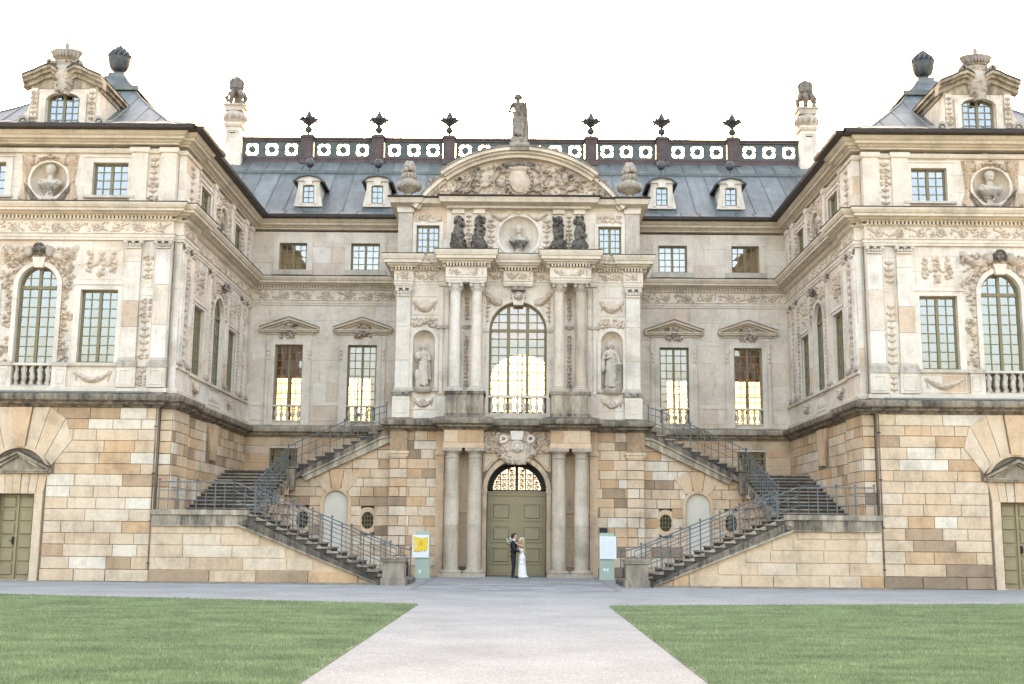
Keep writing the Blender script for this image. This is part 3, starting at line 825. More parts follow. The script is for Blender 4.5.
    # niches of the attic
    def roundel(tf, u, z, r, w, h, drape=True):
        m = M(tf)
        # concave bowl
        V = []; Fc = []; n = 32; kk = 7
        for i in range(kk + 1):
            a = PI / 2 * i / kk
            for k in range(n):
                b2 = 2 * PI * k / n; V.append((u + r * math.cos(a) * math.cos(b2), -.38 * math.sin(a) , z + r * math.cos(a) * math.sin(b2)))
        for i in range(kk):
            for k in range(n):
                l = (k + 1) % n; Fc.append((i * n + k, (i + 1) * n + k, (i + 1) * n + l, i * n + l))
        m.add(V, Fc, .3)
        m.arch(u, z, r, r + .09, -.03, .05, 0, 360, 40, .6)
        m.arch(u, z, r - .0, r * 1.5, -.06, .012, 0, 360, 40, .6)
        return m
    m = roundel(F, 16.74, 14.0, .66, 1.9, 1.8)
    def dr(x, z):
        return math.hypot(x - 1.1, z - .9) > .7
    B = []
    for q in (-1, 1):
        for k in range(9):
            seg(B, 1.1 + q * (.98 - .05 * k), 1.75, 1.1 + q * (.78 + .035 * (k % 3) + .02 * k), .05 + .02 * k, .035, .05, .07 + .02 * (k % 2), 0 if k < 5 else .1, 20)
        for k in range(5):
            seg(B, 1.1 + q * (.88 - .03 * k), .75 - .05 * k, 1.1 + q * (.3 + .05 * k), .03, .04, .05, .1, .85, 16)
        for k in range(6):
            for i in range(14):
                f = i / 13; B.append((1.1 + q * (.02 + .88 * f), 1.78 - .06 * k * (1 - f * .3) - .14 * math.sin(PI * f), .05, .026, 0, .09, 0))
    B = [b_ for b_ in B if dr(b_[0], b_[1]) or b_[1] < .3]
    relief(m, 15.64, 13.14, 2.2, 1.88, .02, B, .025, .006, tint=.08)
    build(m, 'niche', MAT['carve'], palace)
    m = M(S); m.box(45.62, 46.88, -.42, -.3, 13.35, 14.75, .3); m.arch(46.25, 14.05, .63, .75, -.02, .08, tint=.6); m.arch(46.25, 14.05, .65, .95, -.05, .01, 90 - 85, 175, tint=.6)
    relief(m, 45.3, 14.1, 1.9, 1.0, .02, p_random(1.9, 1.0, rr, 80, .04, .1, .12, .3, lambda x, z: .72 < math.hypot(x - .95, z) < .98), .035)
    for q in (45.45, 46.8): relief(m, q, 13.2, .3, 1.0, .02, p_drop(.3, 1., rr, .4), .035)
    build(m, 'niche', MAT['carve'], palace)
    # ---------- wing roof: concave hipped roof with a small lantern cap
    prof = [(0, 15.84), (.13, 16.2), (.307, 16.72), (.513, 17.75), (.674, 18.62), (.76, 19.2)]
    cx, cy = 16.8, 46.6; hx, hy = 5.4, 7.1
    m = M(lambda p: (s * p[0], p[1], p[2]))
    def ringp(f, z): return [(cx - hx * (1 - f), cy - hy * (1 - f), z), (cx + hx * (1 - f), cy - hy * (1 - f), z), (cx + hx * (1 - f), cy + hy * (1 - f), z), (cx - hx * (1 - f), cy + hy * (1 - f), z)]
    V = []; Fc = []
    for f, z in prof: V += ringp(f, z)
    for i in range(len(prof) - 1):
        for k in range(4):
            l = (k + 1) % 4; m.add([V[i * 4 + k], V[i * 4 + l], V[i * 4 + 4 + l], V[i * 4 + 4 + k]], [(0, 1, 2, 3)], rr.random())
    m.add([V[-4], V[-3], V[-2], V[-1]], [(0, 1, 2, 3)])
    # seams on front and court-side slopes, hip rolls
    def seam(a, b_, r_=.025): m.tube([a, b_], r_, 6, .2)
    for i in range(len(prof) - 1):
        (f0, z0), (f1, z1) = prof[i], prof[i + 1]
        for k in range(4): seam(V[i * 4 + k], V[i * 4 + 4 + k], .045)
        for j in range(-8, 9):
            for (ax, hh) in ((0, hx), (1, hy)):
                t_ = j * .82
                a0, a1 = hh * (1 - f0), hh * (1 - f1)
                if abs(t_) > a0: continue
                e = 1.
                if abs(t_) > a1: e = (a0 - abs(t_)) / (a0 - a1)
                ff = f0 + (f1 - f0) * e; ze = z0 + (z1 - z0) * e
                if ax == 0: seam((cx + t_, cy - hy * (1 - f0), z0 + .01), (cx + t_, cy - hy * (1 - ff), ze + .01))
                else: seam((cx - hx * (1 - f0), cy + t_, z0 + .01), (cx - hx * (1 - ff), cy + t_, ze + .01))
    z = 19.2
    m.box(cx - 1.5, cx + 1.5, cy - 1.9, cy + 1.9, z - .06, z + .14, .0)
    cap = [(1.25, 1.6, z + .12), (.75, .9, z + .62), (.42, .42, z + 1.05)]
    W = [[(cx - a, cy - b_, q), (cx + a, cy - b_, q), (cx + a, cy + b_, q), (cx - a, cy + b_, q)] for a, b_, q in cap]
    for i in range(2):
        for k in range(4):
            l = (k + 1) % 4; m.add([W[i][k], W[i][l], W[i + 1][l], W[i + 1][k]], [(0, 1, 2, 3)], .5)
            seam(W[i][k], W[i + 1][k], .035)
    m.box(cx - .44, cx + .44, cy - .44, cy + .44, z + 1.03, z + 1.12, .5); m.box(cx - .34, cx + .34, cy - .34, cy + .34, z + 1.12, z + 1.3, .5)
    build(m, 'roof', MAT['roof'], palace, ang=20)
    # ---------- big dormer
    D = FRONT(40.75, s); c = 16.62
    m = M(D)
    wall_core(m, c - 1.22, c + 1.22, 15.9, 17.75, [(c - .58, c + .58, 16.2, 17.42, 17.2)], -.3, 0, .6)
    for q in (-1, 1):
        m.box(c + q * .62, c + q * .86, 0, .09, 16.0, 17.4, .6); m.box(c + q * .95, c + q * 1.18, 0, .06, 16.45, 17.6, .6)
        m.prism([(c + q * 1.2, 15.95), (c + q * 1.2, 17.1), (c + q * 1.28, 16.75), (c + q * 1.5, 16.45), (c + q * 1.62, 16.2), (c + q * 1.55, 15.95)], -.2, .05, .5)
        m.arch(c + q * 1.38, 16.3, .13, .23, -.15, .16, 0, 360, 20, .5, .5); m.sph((c + q * 1.38, .08, 16.3), (.1, .12, .1), 10, 7, .5, .6)
        relief(m, c + (.93 if q > 0 else -1.2), 16.4, .27, 1.15, .06, p_drop(.27, 1.1, rr, .1), .03)
    m.arch(c, 17.2, .58, .74, 0, .1, 0, 180, 20, .7, rz=.38)
    # side cheeks
    for q in (-1, 1):
        x = c + q * 1.15
        V = [(x, -.3, 15.9), (x, -.3, 17.75), (x, -4.6, 17.75), (x, -2.3, 16.9)]
        m.prism([(0, 0), (0, 0.01), (.01, .01)], 0, .001)
        m.add([(x - .06, -.3, 15.9), (x - .06, -.3, 17.75), (x - .06, -4.4, 17.75), (x - .06, -2.6, 16.2), (x + .06, -.3, 15.9), (x + .06, -.3, 17.75), (x + .06, -4.4, 17.75), (x + .06, -2.6, 16.2)],
              [(0, 1, 2, 3), (7, 6, 5, 4), (1, 5, 6, 2), (0, 3, 7, 4), (2, 6, 7, 3)], .5)
    dm = build(m, 'dormer', MAT['carve'], palace)
    dm['label'] = 'large carved dormer with shell crest above the wing cornice'
    window(dm, D, c - .58, c + .58, 16.2, 17.42, 4, 4, arch=17.2, rec=-.16, seed=int(9 + s))
    m = M(D)
    # swept cornice: rising to the centre, broken by the cartouche
    for q in (-1, 1):
        pts = [(1.45, 17.93), (1.25, 18.02), (1.0, 18.12), (.7, 18.28), (.45, 18.36), (.2, 18.2)]
        for (xa, za), (xb, zb) in zip(pts, pts[1:]):
            for (o_, t0, t1) in ((.16, -.36, -.2), (.3, -.2, -.08), (.42, -.08, .02)):
                m.prism([(c + q * xa, za + t0), (c + q * xb, zb + t0), (c + q * xb, zb + t1), (c + q * xa, za + t1)], -.2, o_, .6)
            m.prism([(c + q * xa, za + .02), (c + q * xb, zb + .02), (c + q * xb, zb + .09), (c + q * xa, za + .09)], -.2, .44, .3, .9)
        # returning eaves along the dormer sides
        for (o0, o1, t0, t1) in ((1.1, 1.26, -.36, -.2), (1.1, 1.36, -.2, -.08), (1.1, 1.46, -.08, .02)):
            a, b2 = sorted((c + q * o0, c + q * o1)); m.box(a, b2, -4.2, -.2, 17.95 + t0, 17.95 + t1, .5)
    m.prism([(c - 1.15, 17.6), (c + 1.15, 17.6), (c + 1.0, 17.85), (c + .4, 18.15), (c - .4, 18.15), (c - 1.0, 17.85)], -.3, .03, .6)
    build(m, 'dormer_cornice', MAT['ledge'], dm)
    m = M(D)
    for q in (-1, 1):
        V = [(c, .3, 18.05), (c + q * 1.64, .3, 17.99), (c + q * 1.64, -4.3, 17.99), (c, -4.3, 18.55)]
        m.add([(c, .0, 18.42), (c + q * 1.48, .0, 17.99), (c + q * 1.48, -4.6, 17.99), (c, -5.4, 18.42)], [(0, 1, 2, 3) if q * (1) < 0 else (3, 2, 1, 0)], .4)
    build(m, 'dormer_roof', MAT['roof'], dm)
    m = M(D)
    relief(m, c - .55, 17.3, 1.1, 1.3, .12, [(.55, .9, .38, .36, 0, .22, 0), (.55, .45, .2, .4, 0, .2, .1)] + p_random(1.1, 1.3, rr, 90, .05, .13, .24, .25, lambda x, z: abs(x - .55) < .18 + .3 * (z / 1.3)), .03)
    for q in (-1, 1): m.arch(c + q * .52, 18.52, .05, .13, 0, .3, 0, 360, 14, .4, .6)
    m.lathe([(.3, 18.45), (.34, 18.6), (.4, 18.72)], c, .02, 0, 18, .6, .1, 1, .55)
    m.lathe([(.42, 18.68), (.55, 18.9), (.6, 18.98), (.56, 19.03), (.3, 19.06), (.07, 19.1), (.08, 19.18), (.1, 19.25), (.05, 19.34), (.01, 19.38)], c, .05, 0, 20, .5, .5, 1, .55)
    for k in range(9): m.sph((c - .44 + .11 * k, .05 + .3 * math.cos((k - 4) * .3), 18.84), (.06, .06, .13), 8, 6, .4, .5)
    build(m, 'crest', MAT['statue'], dm)
    # downpipe at the inner corner
    m = M(); m.tube([(s * 12.34, 40.06, .1), (s * 12.34, 40.06, 5.85)], .024, 8, .3, .4); [m.box(s * 12.34 - .05, s * 12.34 + .05, 40.02, 40.1, z, z + .04, .1, .6) for z in (.6, 2., 3.6, 5.2)]
    build(m, 'downpipe', MAT['ledge'], palace)
    m = M(); m.tube([(s * 12.12, 40.42, 6.45), (s * 12.12, 40.42, 12.0)], .028, 8, .3, .25); build(m, 'downpipe', MAT['statue'], palace)
    # rooms are closed and dim behind the wing windows
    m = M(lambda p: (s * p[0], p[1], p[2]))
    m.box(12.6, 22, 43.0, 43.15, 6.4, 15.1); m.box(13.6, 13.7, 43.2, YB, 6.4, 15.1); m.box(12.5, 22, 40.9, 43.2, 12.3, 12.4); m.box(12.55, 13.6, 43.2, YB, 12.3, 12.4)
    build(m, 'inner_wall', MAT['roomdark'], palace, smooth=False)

for s in (-1, 1): wing(s)

# ------------------------------------------------------------------ recessed main front
m = M(FRONT(YB)); mw = M(FRONT(YB)); mt = M(FRONT(YB))
allh = []
for s in (-1, 1):
    for a, b_ in ((6.31, 7.61), (9.62, 10.87)):
        q = sorted((s * a, s * b_)); allh.append((q[0], q[1], 6.55, 10.0)); allh.append((q[0], q[1], 13.43, 14.68))
    q = sorted((s * 9.7, s * 10.95)); allh.append((q[0], q[1], 4.25, 5.38))
for s in (-1, 1):
    lo, hi = (5.2, XI)
    a, b_ = sorted((s * lo, s * hi)); hh = [h for h in allh if a <= h[0] and h[1] <= b_]
    wall_core(m, a, b_, 0, 15.2, hh, -.45, 0, .5)
    blocks(mt, a, b_, [4.0, 4.31, 4.72, 5.11, 5.46, 5.86], hh, .03, .014, .8, 1.6, 50 + s, lambda rr: rr.choice([.3, .4, .45, .5, .6]))
    for r_ in ([6.4, 7.3, 8.3, 9.3, 10.3, 11.1, 11.8], [13.1, 13.75, 14.5, 15.2]):
        blocks(mw, a, b_, r_, hh, .015, .005, .9, 2.2, 60 + s, lambda rr: rr.choice([.2, .45, .5, .5, .55, .6, .6, .7, .8]))
build(m, 'wall_core', MAT['cream'], palace); build(mw, 'wall', MAT['cream'], palace); build(mt, 'wall', MAT['tan'], palace)
for s in (-1, 1):
    rr = random.Random(90 + s)
    Fb = FRONT(YB)
    for i, (a, b_) in enumerate(((6.31, 7.61), (9.62, 10.87))):
        x0, x1 = sorted((s * a, s * b_)); c = (x0 + x1) / 2
        window(palace, Fb, x0, x1, 6.55, 10.0, 4, 10, glassm='hallglass', seed=i + 30 * s)
        balusters(palace, Fb, x0, x1, 6.55, 7.3, -.06, 5)
        window(palace, Fb, x0, x1, 13.43, 14.68, 4, 4, seed=i + 40 * s)
        m = M(Fb)
        for q in (-1, 1):
            e = x0 if q < 0 else x1
            m.box(e, e + q * .2, -.02, .1, 6.4, 10.0, .72); m.box(e + q * .2, e + q * .38, 0, .05, 6.4, 10.2, .66); m.box(e + q * .36, e + q * .4, 0, .07, 6.4, 10.2, .5, .15)
            for k in range(3): m.sph((e + q * .3, .07, 9.75 - .18 * k), (.06, .05, .09), 8, 6, .6)
        m.box(x0 - .2, x1 + .2, -.02, .1, 10.0, 10.2, .72); m.box(x0 - .38, x1 + .38, -.02, .06, 10.2, 10.45, .66); m.box(x0 - .45, x1 + .45, 0, .12, 10.45, 10.55, .7, .2); m.box(x0, x1, -.2, 0, 6.42, 6.56, .6)
        build(m, 'window_surround', MAT['cream'], palace)
        pediment(palace, Fb, c - 1.33, c + 1.33, 10.55, 11.22, .0, .3)
        m = M(Fb); relief(m, c - .5, 10.3, 1.0, .62, .02, [(.5, .32, .3, .24, 0, .25, .7)] + p_random(1., .6, rr, 60, .04, .11, .26, .9, lambda x, z: abs(x - .5) < .42 - .2 * abs(z - .3)), .03)
        build(m, 'window_crest', MAT['carve'], palace)
        m = M(Fb); w = .26
        m.box(x0 - w, x0, -.02, .06, 13.35, 14.68, .55); m.box(x1, x1 + w, -.02, .06, 13.35, 14.68, .55); m.box(x0 - w - .05, x1 + w + .05, -.02, .06, 14.68, 14.95, .55); m.box(x0 - w - .05, x1 + w + .05, -.1, .1, 13.2, 13.43, .6, .3)
        build(m, 'window_surround', MAT['cream'], palace)
    m = M(Fb)
    for a, b_ in ((8.1, 9.15), (11.3, 11.95), (5.35, 5.9)):
        x0, x1 = sorted((s * a, s * b_)); panel(m, x0, x1, 6.6, 7.3, .012, .05, .03, .5); panel(m, x0, x1, 7.5, 10.1, .012, .03, .02, .5)
    m.box(*sorted((s * 5.2, s * 6.1)), 0, .035, 7.3, 7.42, .6); m.box(*sorted((s * 7.8, s * 9.4)), 0, .035, 7.3, 7.42, .6); m.box(*sorted((s * 11.1, s * XI)), 0, .035, 7.3, 7.42, .6)
    build(m, 'panelling', MAT['cream'], palace)
    # little barred window under the first floor
    x0, x1 = sorted((s * 9.7, s * 10.95))
    window(palace, Fb, x0, x1, 4.25, 5.38, 5, 4, tw=.05, rec=-.18, seed=77 + s, mull=(.5,))
    m = M(); P = [(-XI + .02, YB), (-5.2, YB)] if s < 0 else [(5.2, YB), (XI - .02, YB)]
    m.sweep(P, [(o, z) for o, z in LED], .5); build(m, 'ledge', MAT['ledge'], palace)
    m = M(); m.sweep(P, ARCHI, .6); m.sweep(P, [(-.3, 12.03), (.02, 12.03), (.02, 12.5), (.1, 12.52), (.12, 12.56), (-.3, 12.56)], .6); build(m, 'architrave', MAT['cream'], palace)
    m = M(FRONT(YB - .02)); x0, x1 = sorted((s * 5.25, s * 11.9)); relief(m, x0, 12.04, 6.6, .46, .015, p_vine(6.6, .46, rr, .9), .035, seed=8); build(m, 'frieze', MAT['carve'], palace)
    m = M(); m.sweep(P, [(o * .9, z) for o, z in LEAD]); build(m, 'lead_cover', MAT['gutter'], palace)
    m = M(); m.sweep(P, [(o * .9, z) for o, z in MID], .6); m.dent(P, 12.54, 12.66, .03, .15, .135, .075, .7); build(m, 'cornice', MAT['corn'], palace)
    m = M(); m.sweep(P, EAV, .6); build(m, 'eaves_cornice', MAT['corn'], palace)
    m = M(); m.sweep(P, GUT); build(m, 'gutter', MAT['gutter'], palace)

# ------------------------------------------------------------------ portico
Fp = FRONT(YP)
def mirror_path(h): return [(-x, y) for x, y in h] + [(x, y) for x, y in h[::-1] if abs(x) > 1e-6 or True]
def hp(y_out=None, col_y=47.2, out=True, yp=YP, xo=5.2, c0=2.98, c1=1.33, py=.12, cent=True):
    h = [(xo, YB - .05), (xo, yp - py), (4.42, yp - py), (4.42, yp), (c0 + .32, yp), (c0 + .32, yp - .12), (c0, yp - .12), (c0, col_y), (c1, col_y), (c1, yp)]
    if cent: h += [(.6, yp), (.6, yp - .2)]
    return mirror_path(h)
# lower wall
m = M(Fp)
wall_core(m, -5.2, 5.2, 0, 5.86, [(-1.22, 1.22, 0, 4.66, 3.46)], -.9, 0)
m.box(-5.2, -4.9, -3.6, -.9, 0, 5.86); m.box(4.9, 5.2, -3.6, -.9, 0, 5.86)
# screen walls under the stair flights
m.box(-9.3, -5.2, -.95, -.56, 0, 4.0); m.box(5.2, 9.3, -.95, -.56, 0, 4.0)
build(m, 'wall_core', MAT['joint'], palace)
m = M(Fp)
H = [(-1.42, 1.42, 0, 5.86)]
blocks(m, -5.2, 5.2, ROWS_LOW[1:], H, .03, .008, .5, 1.15, 201, tan_t)
blocks(m, -5.2, 5.2, [0, .4], H, .08, .014, .8, 1.3, 202, lambda rr: rr.uniform(0, .25))
for s in (-1, 1):
    x0, x1 = sorted((s * 4.5, s * 5.2)); blocks(m, x0, x1, ROWS_LOW[1:13] + [4.95], [], .13, .012, .35, .8, 203 + s, tan_t, d0=.03)
    m.box(x0 - .08, x1 + .08, .03, .2, 4.93, 5.03, .6); m.box(x0 - .05, x1 + .05, .03, .15, 4.82, 4.93, .6); m.box(x0, x1, .03, .13, 5.03, 5.86, .3, .45)
    m.box(x0 - .06, x1 + .06, .03, .2, 0, .32, .3)
    x0, x1 = sorted((s * 2.98, s * 3.3)); m.box(x0, x1, .03, .12, 0, 5.86, .4); m.box(x0 - .04, x1 + .04, .03, .18, 4.88, 5.03, .5)
    x0, x1 = sorted((s * 1.45, s * 2.95)); m.box(x0, x1, .03, .06, .4, 4.95, .5)
    m.box(x0, x1, .03, .12, 4.9, 5.05, .3); m.box(x0, x1, .03, .14, 2.55, 2.7, .6)
    m.set(FLANK(5.2, s)); blocks(m, YP + .0, YB, ROWS_LOW, [], .03, .008, .6, 1.2, 206 + s, tan_t); m.set(Fp)
build(m, 'wall', MAT['tan'], palace)
# door, fanlight, surround
m = M(Fp)
m.arch(0, 3.46, 1.22, 1.4, -.9, .06, tint=.55); m.box(-1.4, -1.22, -.9, .06, 0, 3.46, .5); m.box(1.22, 1.4, -.9, .06, 0, 3.46, .5)
m.box(-1.46, 1.46, -.02, .035, 4.98, 5.86, .62)
for s in (-1, 1):
    m.prism([(s * 1.4, 4.95), (s * 1.4, 4.2), (s * 1.2, 4.28), (s * .95, 4.6), (s * .72, 4.78), (s * .6, 4.95)], .0, .06, .45)
    m.prism([(s * 1.32, 4.88), (s * 1.33, 4.35), (s * 1.15, 4.55), (s * .9, 4.8)], .06, .09, .9)
    m.box(*sorted((s * 1.2, s * 1.42)), 0, .1, 3.36, 3.5, .6)
build(m, 'door_surround', MAT['tan'], palace)
m = M(Fp); rr = random.Random(5)
relief(m, -1.44, 5.02, .95, .8, .03, p_random(.95, .8, rr, 70, .05, .14, .09, .1), .025); relief(m, .49, 5.02, .95, .8, .03, p_random(.95, .8, rr, 70, .05, .14, .09, .1), .025)
relief(m, -.9, 4.5, 1.8, 1.38, .06, [(.9, .62, .74, .62, 0, .22, 0), (.9, 1.0, .6, .33, 0, .25, 0)] + p_random(1.8, 1.35, rr, 110, .06, .16, .32, .12, lambda x, z: .42 < math.hypot((x - .9), (z - .68) * 1.1) < .78), .025)
mask(m, 0, 5.2, .32, .36, .12, .6)
for s in (-1, 1): m.arch(s * .55, 5.55, .08, .17, .1, .36, 0, 360, 16, .6)
m.prism([(-.22, 5.5), (.22, 5.5), (.28, 5.86), (-.28, 5.86)], .1, .42, .7)
build(m, 'cartouche', MAT['carve'], palace)
m = M(Fp)
for s in (-1, 1):
    x0, x1 = sorted((s * .006, s * 1.21)); m.box(x0, x1, -.85, -.78, .03, 3.3)
    for z0, z1 in ((.48, 1.2), (1.38, 2.07), (2.25, 2.98)):
        a, b_ = sorted((s * .22, s * 1.06)); panel(m, a, b_, z0, z1, -.78, .06, .045); m.cbox(a + .1, b_ - .1, -.78, -.74, z0 + .1, z1 - .1, .03)
    a, b_ = sorted((s * .1, s * 1.16)); m.box(a, b_, -.78, -.76, .12, .4)
m.box(-.035, .035, -.78, -.74, .03, 3.28); m.box(-1.21, 1.21, -.85, -.72, 3.28, 3.36); m.box(-1.21, 1.21, -.85, -.7, 3.4, 3.46); m.box(-1.21, 1.21, -.85, -.74, 3.36, 3.4)
d0 = build(m, 'door', MAT['door'], palace)
m = M(Fp); m.box(.05, .09, -.75, -.72, 1.25, 1.5); m.tube([(.07, -.7, 1.4), (.17, -.69, 1.4)], .013); build(m, 'handle', MAT['iron'], d0)
m = M(Fp)
m.arch(0, 3.46, 1.0, 1.22, -.8, -.72, 0, 180, 28); m.box(-.06, .06, -.8, -.7, 3.46, 4.6)
rr = random.Random(8)
for s in (-1, 1):
    for x in (.36, .68): m.box(s * x - .022, s * x + .022, -.78, -.75, 3.46, 3.46 + math.sqrt(1 - x * x))
    for x, z, r_ in [(.2, 3.62, .1), (.2, 3.84, .1), (.2, 4.06, .1), (.2, 4.27, .08), (.52, 3.62, .11), (.52, 3.85, .11), (.52, 4.08, .1), (.83, 3.6, .09), (.8, 3.8, .08), (.3, 4.36, .06), (.72, 4.0, .07)]:
        pts = []
        for k in range(12):
            a = k * .75; q = r_ * (1 - .06 * k); pts.append((s * (x + q * math.cos(a)), -.765, z + q * math.sin(a)))
        m.tube(pts, .02, 5)
    for z in (3.73, 3.95, 4.17): m.box(*sorted((s * .06, s * math.sqrt(max(0, 1 - (z - 3.46) ** 2)))), -.775, -.755, z - .012, z + .012)
for k in range(30):
    a = PI * (k + .5) / 30; m.sph((1.11 * math.cos(a), -.71, 3.46 + 1.11 * math.sin(a)), .035, 6, 5)
m.box(-1.2, 1.2, -.82, -.72, 3.46, 3.52)
fl = build(m, 'fanlight', MAT['iron'], palace)
g = M(Fp); n = 20
for i in range(n):
    xa, xb = -1.1 + 2.2 * i / n, -1.1 + 2.2 * (i + 1) / n
    g.add([(xa, -.82, 3.46), (xb, -.82, 3.46), (xb, -.82, 3.46 + math.sqrt(max(0, 1.22 - xb * xb))), (xa, -.82, 3.46 + math.sqrt(max(0, 1.22 - xa * xa)))], [(0, 1, 2, 3)])
build(g, 'glass', MAT['fanglass'], fl, smooth=False)
# lower columns
def column(x, y, z0, zs, zt, ztop, r0, r1, kind, mat='col', soot=.0, tn=.6):
    m = M(); bw = r0 * 1.55
    if kind == 0:
        m.box(x - bw, x + bw, y - bw, y + bw, z0, z0 + .17, tn, .25)
        m.lathe([(bw * .95, z0 + .17), (bw, z0 + .2), (bw * .97, z0 + .25), (r0 * 1.12, z0 + .28), (r0 * 1.08, z0 + .32)], x, y, 0, 24, tn, .15)
    else:
        m.box(x - bw, x + bw, y - bw, y + bw, z0, z0 + .07, tn, .3)
        m.lathe([(bw * .95, z0 + .07), (bw, z0 + .11), (bw * .9, z0 + .15), (r0 * 1.1, z0 + .17), (r0 * 1.18, z0 + .21), (r0 * 1.05, z0 + .25)], x, y, 0, 24, tn, .1)
    k = 10; prof = []
    for i in range(k + 1):
        f = i / k; prof.append((r0 + (r1 - r0) * (f ** 1.6), zs + (zt - zs) * f))
    drums = [0, 4, 7, 10] if kind == 0 else [0, 10]
    rr2 = random.Random(int(x * 100) + kind)
    for a, b_ in zip(drums, drums[1:]): m.lathe(prof[a:b_ + 1], x, y, 0, 26, tn + rr2.uniform(-.35, .3), soot)
    if kind == 0:
        m.lathe([(r1 * 1.0, zt - .02), (r1 * 1.12, zt + .0), (r1 * 1.12, zt + .04), (r1 * 1.02, zt + .06), (r1 * 1.02, zt + .16), (r1 * 1.35, zt + .24), (r1 * 1.4, zt + .27)], x, y, 0, 24, tn, .1)
        m.box(x - r1 * 1.5, x + r1 * 1.5, y - r1 * 1.5, y + r1 * 1.5, zt + .27, ztop, tn, .3)
    else:
        H = ztop - zt
        m.lathe([(r1 * 1.1, zt - .03), (r1 * 1.15, zt), (r1 * 1.0, zt + .03), (r1 * 1.05, zt + H * .5), (r1 * 1.35, zt + H * .8)], x, y, 0, 20, tn)
        for i in range(10):
            a = 2 * PI * i / 10; m.sph((x + r1 * 1.12 * math.cos(a), y + r1 * 1.12 * math.sin(a), zt + H * .28), (.05, .05, H * .24), 7, 6, tn, .2)
        for sx in (-1, 1):
            for sy in (-1, 1): m.sph((x + sx * r1 * 1.15, y + sy * r1 * 1.1, zt + H * .62), (.085, .085, .085), 10, 7, tn, .15)
        m.box(x - r1 * 1.45, x + r1 * 1.45, y - r1 * 1.45, y + r1 * 1.45, zt + H * .84, ztop, tn, .2)
    return build(m, 'column', MAT[mat], palace)
for s in (-1, 1):
    for x in (1.69, 2.6): column(s * x, 47.62, 0, .3, 4.72, 5.12, .3, .262, 0)
    # responds of the lower order
    m = M(Fp); 
    for x in (2.15,): m.box(*sorted((s * 2.02, s * 2.28)), .06, .1, .4, 4.9, .35)
    build(m, 'wall_strip', MAT['tan'], palace) if False else None
    m = M(); m.box(*sorted((s * 1.33, s * 2.98)), 47.3, YP + .1, 5.12, 5.32, .45); m.box(*sorted((s * 1.35, s * 2.96)), 47.33, YP + .1, 5.32, 5.86, .4, .12); m.set(FRONT(47.33)); blocks(m, *sorted((s * 1.35, s * 2.96)), [5.33, 5.85], [], .02, .01, .5, .8, 700 + s, lambda r2: r2.choice([.2, .3, .5]))
    build(m, 'entablature', MAT['tan'], palace)
m = M(); P = hp(col_y=47.3)
m.sweep(P, LED, .35, .25); build(m, 'ledge', MAT['ledge'], palace)
# terrace floor
m = M(); m.box(-5.2, 5.2, YP, YB, 6.2, 6.39); m.box(-5.9, -5.2, YP + .3, YB - .02, 5.8, 6.0); m.box(5.2, 5.9, YP + .3, YB - .02, 5.8, 6.0)
for s in (-1, 1): m.box(*sorted((s * 1.3, s * 3.0)), 47.25, YP, 6.2, 6.41)
build(m, 'terrace', MAT['step'], palace)
# upper wall
HU = [(-1.2, 1.2, 6.62, 11.3, 10.12)]
m = M(Fp); NH = [(-4.42, -3.42, 7.64, 10.1, 9.6), (3.42, 4.42, 7.64, 10.1, 9.6)]
NH = [(-4.37, -3.45, 7.64, 10.08, 9.62), (3.45, 4.37, 7.64, 10.08, 9.62)]
AH = [(-4.33, -3.36, 13.4, 14.58), (3.36, 4.33, 13.4, 14.58), (-.86, .86, 13.3, 15.02)]
wall_core(m, -5.1, 5.1, 6.38, 15.4, HU + NH + AH, -.5, 0, .6)
for s in (-1, 1):
    m.box(*sorted((s * 4.8, s * 5.1)), -3.6, -.5, 6.38, 15.4)
    m.box(*sorted((s * 3.4, s * 4.42)), -.62, -.5, 7.5, 10.2, .4)
build(m, 'wall_core', MAT['cream'], palace)
m = M(Fp)
for r_ in ([6.4, 7.3, 8.2, 9.2, 10.2, 11.0, 11.8], [13.3, 14.0, 14.7, 15.3]):
    blocks(m, -5.1, 5.1, r_, [tuple(h[:4]) for h in HU + NH + AH], .012, .004, .8, 1.6, 300, cream_t)
    for s in (-1, 1):
        m.set(FLANK(5.1, s)); blocks(m, YP, YB, r_, [], .012, .004, .8, 1.6, 301, cream_t); m.set(Fp)
build(m, 'wall', MAT['cream'], palace)
